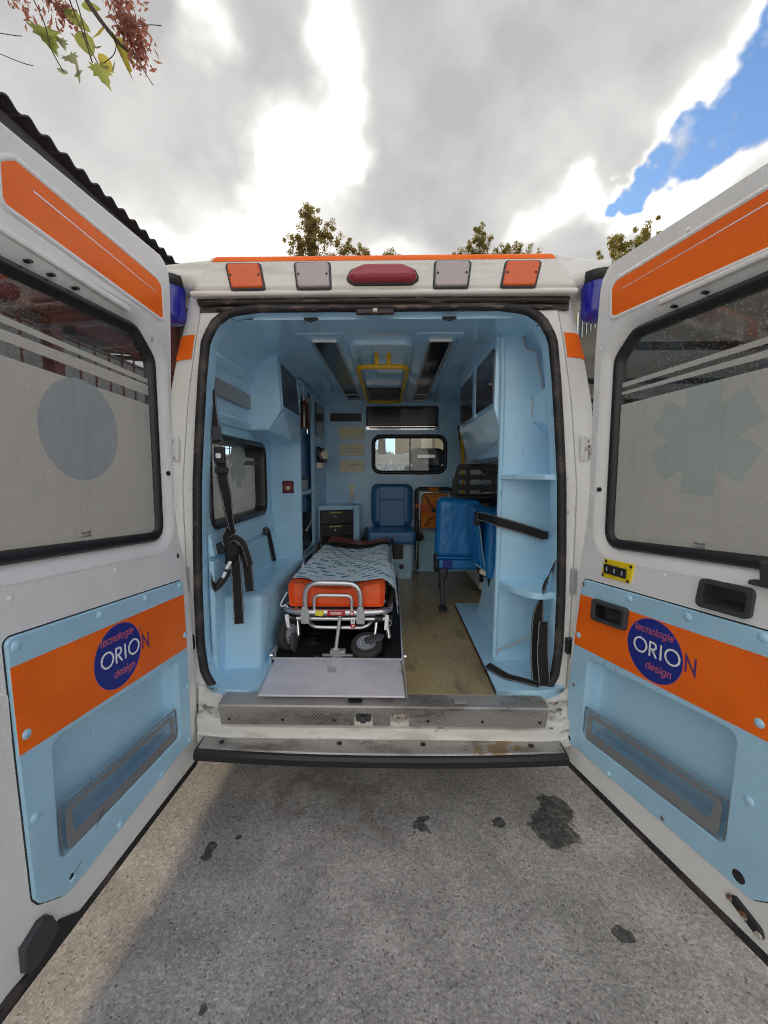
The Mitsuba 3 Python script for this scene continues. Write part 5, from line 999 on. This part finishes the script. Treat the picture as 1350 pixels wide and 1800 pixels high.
def dispenser(u0, u1, v0, v1, lab, slot, paper):
    k = thing(name_for('glove_dispenser'), lab, 'dispenser', 'beige plates on the bulkhead')
    p = rr(u0, u1, v0, v1, .006); c = ((u0 + u1) / 2, (v0 + v1) / 2)
    if slot:
        h = rr(c[0] - .080, c[0] + .080, c[1] - .022, c[1] + .026, .023)
        add(k + '__plate', YF(B - .001)(slab(p.difference(h), 0, .022, .006)), 'mat_beige', SM); add(k + '__slot_rim', YF(B - .02)(slab(h.buffer(.006).difference(h), 0, .005, .002)), 'mat_beige', SM)
        add(k + '__slot_back', YF(B - .001)(slab(h, 0, .002)), 'mat_beige')
        if paper: add(k + '__paper', hull([(c[0] - .05, B - .018, c[1]), (c[0] + .05, B - .014, c[1] + .004), (c[0] - .03, B - .02, c[1] - .01)], .011), 'mat_print_white', 50)
        add(k + '__screw', YF(B - .02)(slab(Point(c[0], v0 + .018).buffer(.004), 0, .005)), 'mat_steel_grey')
    else:
        add(k + '__plate', YF(B - .001)(slab(p, 0, .014, .004)), 'mat_beige', SM)
        add(k + '__inner_frame', YF(B - .015)(slab(rr(u0 + .045, u1 - .045, v0 + .012, v1 - .03, .01).difference(rr(u0 + .049, u1 - .049, v0 + .016, v1 - .034, .008)), 0, .002)), 'mat_beige')
        add(k + '__worn_print', YF(B - .015)(slab(unary_union([sbox(c[0] - .04 + .02 * i, c[1] + .012 + .006 * (i % 2), c[0] - .028 + .02 * i, c[1] + .022) for i in range(5)]), 0, .0012)), 'mat_grey_plastic')
        for u in (u0 + .03, u1 - .03): add(k + '__screw', YF(B - .015)(slab(Point(u, c[1] + .01).buffer(.005), 0, .003)), 'mat_black')
dispenser(-.474, -.237, 1.868, 1.984, 'beige slotted dispenser plate, topmost of the three on the bulkhead', True, False)
dispenser(-.474, -.236, 1.711, 1.826, 'beige dispenser plate with white paper in its slot, middle of the three', True, True)
dispenser(-.470, -.236, 1.553, 1.666, 'beige flat plate with worn print, lowest of the three', False, False)
k = thing('card_holder', 'narrow peach card holder with grey foot on the bulkhead', 'card holder')
add(k + '__card', YF(B - .001)(slab(rr(-.378, -.336, 1.335, 1.449, .004), 0, .008, .002)), 'mat_beige', SM); add(k + '__foot', YF(B - .001)(slab(rr(-.376, -.334, 1.275, 1.333, .006), 0, .014, .004)), 'mat_steel_grey', SM)
k = thing('humidifier_bottle', 'brown glass bottle hanging in the left cabinet opening', 'bottle')
add(k + '__bottle', disc_solid((-.60, 1.24, 1.865), (0, 0, 1), [(0, 0), (.030, .0), (.034, .01), (.034, .165), (.02, .19), (.014, .20)], 22), 'mat_brown_glass', 40)
add(k + '__valve', [cyl((-.60, 1.24, 2.06), (-.60, 1.24, 2.10), .013, 12), cyl((-.60, 1.24, 2.10), (-.60, 1.24, 2.17), .004, 8)], 'mat_chrome', SM)
k = thing('suction_bottle', 'grey suction bottle with a chrome valve next to the brown bottle', 'bottle')
add(k + '__bottle', disc_solid((-.60, 1.36, 1.93), (0, 0, 1), [(0, 0), (.022, .0), (.03, .02), (.03, .09), (.022, .12), (.022, .17), (0, .18)], 20), 'mat_acrylic_grey', 40)
add(k + '__valve', [cyl((-.60, 1.35, 1.84), (-.60, 1.35, 1.93), .008, 10), disc_solid((-.59, 1.34, 2.12), (1, -.4, 0), [(0, .01), (.02, .01), (.02, 0)], 16)], 'mat_chrome', SM)
k = thing('supply_box', 'small grey box on the upper shelf of the left cabinet', 'box')
add(k + '__body', rbox(-.70, -.612, 1.22, 1.40, 1.421, 1.50, .006), 'mat_steel_grey', SM); add(k + '__lid', rbox(-.702, -.610, 1.215, 1.405, 1.50, 1.525, .006), 'mat_grey_plastic', SM)
k = thing('instrument_case', 'slanted black instrument case in the lower left cabinet opening', 'case')
add(k + '__body', hull([(-.68, 1.18, 1.06), (-.62, 1.18, 1.06), (-.68, 1.50, 1.15), (-.62, 1.50, 1.15), (-.68, 1.18, 1.13), (-.62, 1.18, 1.13), (-.68, 1.5, 1.23), (-.62, 1.5, 1.23)], .01), 'mat_black', SM); add(k + '__handle', rtube([(-.605, 1.24, 1.13), (-.595, 1.24, 1.13), (-.595, 1.44, 1.18), (-.605, 1.44, 1.18)], .008, .015), 'mat_steel_grey', True)
k = thing('power_socket', 'black square power socket low in the left cabinet', 'socket')
add(k + '__plate', XL(-.60)(slab(rr(1.16, 1.36, 1.0, 1.07, .012), -.004, .008, .004)), 'mat_black', SM); add(k + '__cover', XL(-.592)(slab(rr(1.19, 1.33, 1.012, 1.058, .008), -.004, .006, .003)), 'mat_grey_plastic', SM)
k = thing('oxygen_regulator', 'beige and black regulator at the far end of the left wall', 'regulator')
add(k + '__body', hull([(-.59, 1.75, 1.74), (-.57, 1.75, 1.66), (-.59, 1.95, 1.74), (-.575, 1.95, 1.65)], .03), 'mat_black', 50); add(k + '__dial', disc_solid((-.545, 1.76, 1.70), (.6, -1, 0), [(.035, 0), (.035, .02), (.028, .024), (0, .024)], 20), 'mat_beige', 40); add(k + '__base', rbox(-.60, -.55, 1.70, 1.9, 1.59, 1.635, .008), 'mat_beige', SM)
k = thing('orange_jacket', 'strip of orange cloth behind the divider panel edge', 'jacket')
jv = [(.735, .62, 1.70), (.725, .62, 1.40), (.76, .95, 1.68), (.74, .95, 1.36), (.765, .7, 1.45)]
add(k + '__cloth', hull(jv, .018), 'mat_orange_strap', 50); add(k + '__hanger', cyl((.79, .78, 1.72), (.74, .78, 1.72), .008), 'mat_chrome', SM)

# ---------------------------------------------------------------- yard: sheds, buildings, trees
def corr(x0, x1, y0, y1, zf, pitch=.18, amp=.022, along='y', th=.012):
    """corrugated sheet: ridges run along x (pitch in y) or along y (pitch in x)"""
    if along == 'x':
        y = np.arange(y0, y1, pitch / 8); z = amp * np.cos(2 * np.pi * y / pitch)
        L = [np.column_stack([y * 0 + x, y, z + zf(x)]) for x in (x0, x1)]; L2 = [np.column_stack([y * 0 + x, y, z + zf(x) + th]) for x in (x0, x1)]
    else:
        x = np.arange(x0, x1, pitch / 8); z = amp * np.cos(2 * np.pi * x / pitch) + zf(x)
        L = [np.column_stack([x, x * 0 + y, z]) for y in (y0, y1)]; L2 = [np.column_stack([x, x * 0 + y, z + th]) for y in (y0, y1)]
    return loft([L[0], L[1], L2[1], L2[0], L[0]], False)
sd = thing('open_shed', 'dark corrugated shed with red steel lattice wall left of the ambulance', 'shed')
add(sd + '__roof', corr(-2.60, -8.5, -3.0, 9.0, lambda x: 4.09 + (-2.6 - x) * .10, .18, .022, 'x'), 'mat_corrugated', 40)
add(sd + '__fascia', bx(-2.75, -2.68, -3.0, 9.0, 3.86, 4.06), 'mat_corrugated')
for y in np.arange(-2.5, 9.1, 1.9): add(sd + '__rafter', trimesh.convex.convex_hull(np.array([(-2.7, y, 3.98), (-2.7, y + .08, 3.98), (-8.4, y, 4.52), (-8.4, y + .08, 4.52), (-2.7, y, 4.06), (-2.7, y + .08, 4.06), (-8.4, y, 4.62), (-8.4, y + .08, 4.62)])), 'mat_corrugated')
add(sd + '__beam', bx(-4.06, -3.96, -3.0, 9.0, 3.36, 3.58), 'mat_red_steel'); add(sd + '__beam', bx(-4.06, -3.96, -3.0, 9.0, 2.30, 2.40), 'mat_red_steel')
for y in np.arange(-2.6, 9.1, 2.9): add(sd + '__column', rbox(-4.08, -3.94, y, y + .16, 0, 4.2, .006, 6), 'mat_red_steel')
for y in np.arange(-2.4, 8.9, .29): add(sd + '__bar', bx(-4.012, -3.992, y, y + .018, .1, 3.4), 'mat_red_steel')
for z in np.arange(.5, 3.4, .27): add(sd + '__bar', bx(-4.034, -4.014, -3.0, 9.0, z, z + .018), 'mat_red_steel')
for y in np.arange(-3.0, 8.9, 1.0): add(sd + '__wall_panel', corr(-4.30, -4.30, y, y + .98, lambda x: 0) if False else bx(-4.34, -4.30, y, y + .985, 0, 3.36), 'mat_panel_light')
cn = thing('carport', 'dark corrugated carport roof right of the ambulance', 'carport')
add(cn + '__roof', corr(2.75, 9.5, -3.0, 11.0, lambda x: 3.52 + (x - 2.75) * -.03, .50, .06, 'y'), 'mat_corrugated_pale', 40)
for y in np.arange(-2.6, 11, 2.2): add(cn + '__purlin', bx(2.8, 9.4, y, y + .08, 3.18, 3.27), 'mat_corrugated')
for y in (-2.2, 3.4, 9.2): add(cn + '__post', rbox(8.9, 9.05, y, y + .15, 0, 3.1, .01, 6), 'mat_steel_grey')
for y in np.arange(-3.0, 10.9, 1.25): add(cn + '__wall_panel', bx(9.10, 9.16, y, y + 1.235, 0, 2.9), 'mat_cladding')
add(cn + '__end_beam', bx(3.2, 9.0, 8.6, 8.7, 2.72, 2.9), 'mat_cladding')
sv = thing('service_building', 'beige building with barred windows beyond the carport', 'building')
add(sv + '__wall', [bx(2.2, 13.0, 15.0, 20.0, 0, 8.2)], 'mat_plaster')
for x in (2.9, 5.0, 7.1, 9.2):
    for z in (1.0, 3.9, 6.2):
        k = add(sv + '__window', bx(x, x + 1.1, 14.96, 15.01, z, z + 1.5), 'mat_window_dark'); add(k + '__frame', [bx(x - .06, x + 1.16, 14.93, 14.965, z - .06, z), bx(x - .06, x + 1.16, 14.93, 14.965, z + 1.5, z + 1.56), bx(x - .06, x, 14.93, 14.965, z, z + 1.5), bx(x + 1.1, x + 1.16, 14.93, 14.965, z, z + 1.5)], 'mat_cladding')
        for i in range(6): add(k + '__bar', bx(x + .12 + i * .16, x + .14 + i * .16, 14.90, 14.925, z, z + 1.5), 'mat_cladding')
hd = thing('hoarding', 'white fence of upright sheets with faint blue mirrored lettering ahead of the ambulance', 'fence')
for x in np.arange(-6.0, 5.9, .6): add(hd + '__sheet', bx(x, x + .592, 9.0, 9.03, 0, 2.0), 'mat_cladding')
add(hd + '__lettering', Frame((0, 8.995, 0), (1, 0, 0), (0, 0, 1), (0, -1, 0))(centred(text('T KOPACT', .17, .1, True), .06, 1.66, 0, flipx=True)), 'mat_print_blue')
add(hd + '__rail', bx(-6, 5.9, 8.975, 8.998, 1.90, 1.95), 'mat_cladding')
ab = thing('apartment_building', 'pale brown apartment block far ahead seen through the bulkhead window', 'building')
add(ab + '__wall', [bx(.25, 9.0, 26.0, 36.0, 0, 12.0)], 'mat_plaster'); add(ab + '__pilaster', bx(1.9, 2.6, 25.9, 26.0, 0, 12), 'mat_beige')
for x in (.75, 3.1, 5.2, 7.2):
    for z in (1.4, 4.2, 7.0, 9.6):
        k = add(ab + '__window', bx(x, x + .9, 25.96, 26.01, z, z + 1.3), 'mat_window_dark'); add(k + '__frame', [bx(x - .07, x + .97, 25.93, 25.965, z - .07, z), bx(x - .07, x + .97, 25.93, 25.965, z + 1.3, z + 1.37), bx(x + .42, x + .48, 25.93, 25.965, z, z + 1.3)], 'mat_cladding')
add(ab + '__roof', bx(.1, 9.2, 25.8, 36.2, 12.0, 12.3), 'mat_corrugated')

def leaf_cloud(centres, radii, n, size, rng, droop=0.):
    P = []
    for (c, r), k in zip(zip(centres, radii), n):
        d = rng.normal(size=(k, 3)); d /= np.linalg.norm(d, axis=1, keepdims=True)
        P.append(np.asarray(c) + d * (rng.random((k, 1)) ** .45) * np.asarray(r))
    P = np.vstack(P); m = len(P); a = rng.normal(size=(m, 3)); a[:, 2] -= droop; a /= np.linalg.norm(a, axis=1, keepdims=True)
    b = np.cross(a, rng.normal(size=(m, 3))); b /= np.linalg.norm(b, axis=1, keepdims=True)
    s = size * (.6 + .8 * rng.random((m, 1))); w = s * (.36 + .12 * rng.random((m, 1)))
    nrm = np.cross(a, b) * s * .12
    v = np.stack([P - a * s * .5, P + b * w * .5 + nrm, P + a * s * .5, P - b * w * .5 + nrm], 1).reshape(-1, 3)
    i = np.arange(m)[:, None] * 4; return trimesh.Trimesh(v, np.vstack([i + [0, 1, 2], i + [0, 2, 3]]), process=False)
def tree(key, lab, base, tops, mats, nleaf, size, seed, droop=0., crown_low=3.5):
    """tops: (dx, z, radius) of upper boughs; the crown is clumps along them"""
    rng = np.random.default_rng(seed); k = thing(name_for(key), lab, 'tree'); bx_, by_ = base; trunk = []
    zmax = max(t_[1] for t_ in tops)
    tr = add(k + '__trunk', tube([(bx_, by_, -.05), (bx_ + .05, by_, zmax * .25), (bx_ - .05, by_ + .1, zmax * .5), (bx_ + .03, by_, zmax * .7)], [.22, .17, .11, .05], 8), 'mat_bark', True)
    C, Rr, N = [], [], []
    for dx, z, r in tops:
        dy = rng.uniform(-.6, .6); p0 = np.array([bx_, by_, zmax * rng.uniform(.3, .5)]); p1 = np.array([bx_ + dx, by_ + dy, z - r * .3])
        add(k + '__limb', tube([p0, p0 * .5 + p1 * .5 + [0, 0, .3], p1], [.07, .045, .012], 6), 'mat_bark', True)
        for q in rng.uniform(.45, 1, 44):
            c = p0 * (1 - q) + p1 * q + rng.normal(size=3) * r * (.9 - .5 * q) * [.8, .8, .5]; C.append(c); e = rng.uniform(.10, .24); Rr.append((e, e, e * .8)); N.append(int(nleaf / len(tops) / 62))
        for _ in range(20):
            c = p1 + rng.normal(size=3) * [r * .5, r * .5, r * .42]; C.append(c); e = rng.uniform(.08, .18); Rr.append((e,) * 3); N.append(int(nleaf / len(tops) / 62))
            if _ < 6: add(k + '__twig', tube([p1 * .6 + p0 * .4, c], [.014, .004], 5), 'mat_bark', True)
    for j, m_ in enumerate(mats):
        add(k + '__crown', leaf_cloud(C, Rr, [max(4, int(x / len(mats))) for x in N], size, np.random.default_rng(seed * 10 + j), droop), m_)
tree('maple_tree', 'autumn tree with tall pointed top behind the left half of the ambulance roof', (-2.9, 16.0), [(-.35, 11.7, .34), (-.35, 11.2, .5), (-.3, 10.7, .65), (.3, 11.0, .55), (-.75, 10.6, .5), (1.0, 10.7, .5), (1.7, 10.4, .5)], ['mat_leaf_b', 'mat_leaf_c', 'mat_leaf_b'], 24000, .085, 3)
tree('maple_tree', 'low tree top just right of the tall pointed one above the roof', (-.5, 17.5), [(-.55, 10.7, .5), (0, 10.9, .4), (.4, 11.0, .3), (.75, 10.75, .3)], ['mat_leaf_a', 'mat_leaf_b'], 10000, .08, 5)
tree('maple_tree', 'small yellow-green tree behind the red-white header right of the middle', (3.45, 16.0), [(0, 10.85, .42), (-.35, 10.3, .45), (.45, 10.4, .45)], ['mat_leaf_b', 'mat_leaf_a'], 11000, .085, 8)
tree('maple_tree', 'low tree top furthest right of the round crowns above the roof', (5.2, 17.0), [(-.55, 10.6, .4), (.1, 10.6, .4), (.6, 10.5, .3)], ['mat_leaf_a', 'mat_leaf_b'], 9000, .08, 11)
tree('birch_tree', 'yellowish birch with drooping twigs behind the open right door', (9.3, 16.0), [(-.9, 10.0, .6), (-.3, 10.6, .55), (.5, 10.8, .6), (1.2, 10.6, .55)], ['mat_leaf_yellow', 'mat_leaf_a', 'mat_leaf_b'], 15000, .095, 14, 1.6)
tree('maple_tree', 'dark small tree beyond the white fence seen through the bulkhead window', (-1.1, 30), [(-.4, 3.4, .6), (.2, 3.7, .5), (.7, 3.0, .45), (-1.0, 3.0, .5)], ['mat_leaf_c'], 1500, .16, 17)

# overhanging branch at the top left, close to the camera
br = thing('leafy_branch', 'overhanging branch with yellow-green leaves and reddish seed clusters at the top left', 'branch')
def bp(x, z, dy=0.):                                    # a point of the branch's own plane, about 1.5 m ahead of the yard's viewer
    return np.array([.037 + (x - .037) * .62, -.32 + dy, 1.56 + (z - 1.56) * .62])
MAPLE = [(0, 0), (.10, .10), (.30, .06), (.26, .18), (.46, .30), (.30, .36), (.40, .58), (.20, .52), (.16, .74), (.06, .80), (0, 1.05), (-.08, .80), (-.2, .72), (-.2, .50), (-.42, .56), (-.30, .36), (-.46, .26), (-.26, .18), (-.28, .04), (-.1, .1)]
OVAL = [(0, 0), (.16, .14), (.24, .35), (.22, .6), (.12, .85), (0, 1), (-.12, .85), (-.22, .6), (-.24, .35), (-.16, .14)]
def leaf(a, b, wd, shape, m, curl=.12, squash=1.):
    """leaf from stalk end a to tip b, wd = direction across it"""
    a, b = np.asarray(a), np.asarray(b); ax = b - a; L_ = np.linalg.norm(ax); ax /= L_; wd = np.asarray(wd, float); wd -= ax * (wd @ ax); wd /= np.linalg.norm(wd); nn = np.cross(ax, wd)
    P2 = np.array(shape); v, f = trimesh.creation.triangulate_polygon(Polygon(P2), engine='earcut'); tm = trimesh.Trimesh(np.column_stack([np.asarray(v)[:, :2], np.zeros(len(v))]), f, process=False).subdivide()
    q = np.array(tm.vertices); z = curl * (np.abs(q[:, 0]) * .9 + .5 * (q[:, 1] - .5) ** 2)
    add(br + '__leaf', trimesh.Trimesh(a + L_ * (np.outer(q[:, 1], ax) + np.outer(q[:, 0] * squash, wd) + np.outer(z, nn)), tm.faces, process=False), m, True)
add(br + '__stem', tube([bp(-2.3, 4.9), bp(-1.70, 4.25), bp(-1.57, 4.02), bp(-1.47, 3.88), bp(-1.40, 3.80), bp(-1.36, 3.77)], [.014, .009, .007, .006, .005, .003], 8), 'mat_bark', True)
for pts_, r_ in (([(-1.75, 4.35), (-1.66, 4.02), (-1.60, 3.86), (-1.56, 3.72)], .0022), ([(-1.72, 4.3), (-1.62, 4.0), (-1.58, 3.82), (-1.53, 3.715)], .0018), ([(-2.1, 4.5), (-1.83, 3.98), (-1.78, 3.80), (-1.72, 3.68)], .0018), ([(-1.34, 3.78), (-1.30, 3.70), (-1.24, 3.605)], .0015), ([(-1.34, 3.88), (-1.25, 3.895), (-1.18, 3.89)], .0012),
                ([(-2.1, 3.88), (-1.98, 3.86), (-1.93, 3.855)], .0012), ([(-2.1, 3.79), (-1.95, 3.73), (-1.88, 3.71)], .0012), ([(-1.42, 3.83), (-1.44, 3.76), (-1.50, 3.715)], .0014)):
    add(br + '__twig', tube([bp(x, z) for x, z in pts_], r_, 6), 'mat_bark', True)
lv = [((-1.545, 3.715), (-1.465, 3.575), (1, .5, .3), MAPLE, 'mat_leaf_big', .75), ((-1.475, 3.895), (-1.37, 3.645), (.5, 1.6, .2), MAPLE, 'mat_leaf_yellow', .55), ((-1.66, 3.93), (-1.60, 3.80), (1, .5, .4), OVAL, 'mat_leaf_big', 1.3), ((-1.59, 3.935), (-1.485, 3.865), (.4, .4, 1), OVAL, 'mat_leaf_yellow', 1.3),
      ((-1.60, 3.99), (-1.515, 4.0), (.2, .3, 1), OVAL, 'mat_leaf_big', 1.4), ((-1.545, 3.79), (-1.485, 3.72), (1, .2, .6), OVAL, 'mat_leaf_yellow', 1.2), ((-1.485, 3.73), (-1.435, 3.725), (.1, .4, 1), OVAL, 'mat_leaf_dark', 1.2), ((-1.585, 3.88), (-1.545, 3.81), (1, .5, .6), OVAL, 'mat_leaf_dark', .9), ((-1.70, 3.98), (-1.60, 3.92), (.3, .3, 1), OVAL, 'mat_leaf_big', 1.1),
      ((-1.86, 3.93), (-1.74, 3.75), (1, 1, .5), MAPLE, 'mat_leaf_big', .8), ((-1.78, 3.90), (-1.72, 3.80), (1, .8, .2), MAPLE, 'mat_leaf_dark', .6), ((-1.76, 3.84), (-1.68, 3.76), (1, .5, 1), MAPLE, 'mat_leaf_dark', .9), ((-1.83, 3.87), (-1.74, 3.74), (.6, 1, .8), MAPLE, 'mat_leaf_big', .6), ((-1.72, 3.70), (-1.78, 3.73), (.3, .3, 1), OVAL, 'mat_leaf_dark', .9), ((-1.71, 3.71), (-1.66, 3.745), (.5, .2, -1), OVAL, 'mat_leaf_dark', .6), ((-1.71, 3.70), (-1.66, 3.775), (.5, .2, -1), OVAL, 'mat_leaf_dark', .5)]
for i, (a, b, w, sh_, m_, sq) in enumerate(lv): leaf(bp(*a, .02 * (i % 4)), bp(*b, .02 * (i % 3)), w, sh_, m_, .35, sq)
def seeds(cx, cz, rx, rz, n, seed):
    rng = np.random.default_rng(seed); c = bp(cx, cz); a = leaf_cloud([c + rng.normal(size=3) * [rx * .4, .03, rz * .4] for _ in range(14)], [(rx * .42, .05, rz * .40)] * 14, [n // 14] * 14, .026, rng, 1.2)
    add(br + '__seed_cluster', a, 'mat_leaf_red', False, 'reddish brown cluster of hanging seeds')
seeds(-1.375, 3.90, .048, .085, 220, 21); seeds(-1.36, 4.02, .04, .05, 90, 22); seeds(-1.72, 4.0, .045, .05, 150, 23); seeds(-1.335, 3.80, .036, .05, 130, 25); seeds(-1.93, 4.02, .03, .05, 60, 24); seeds(-1.295, 3.825, .03, .03, 50, 26)
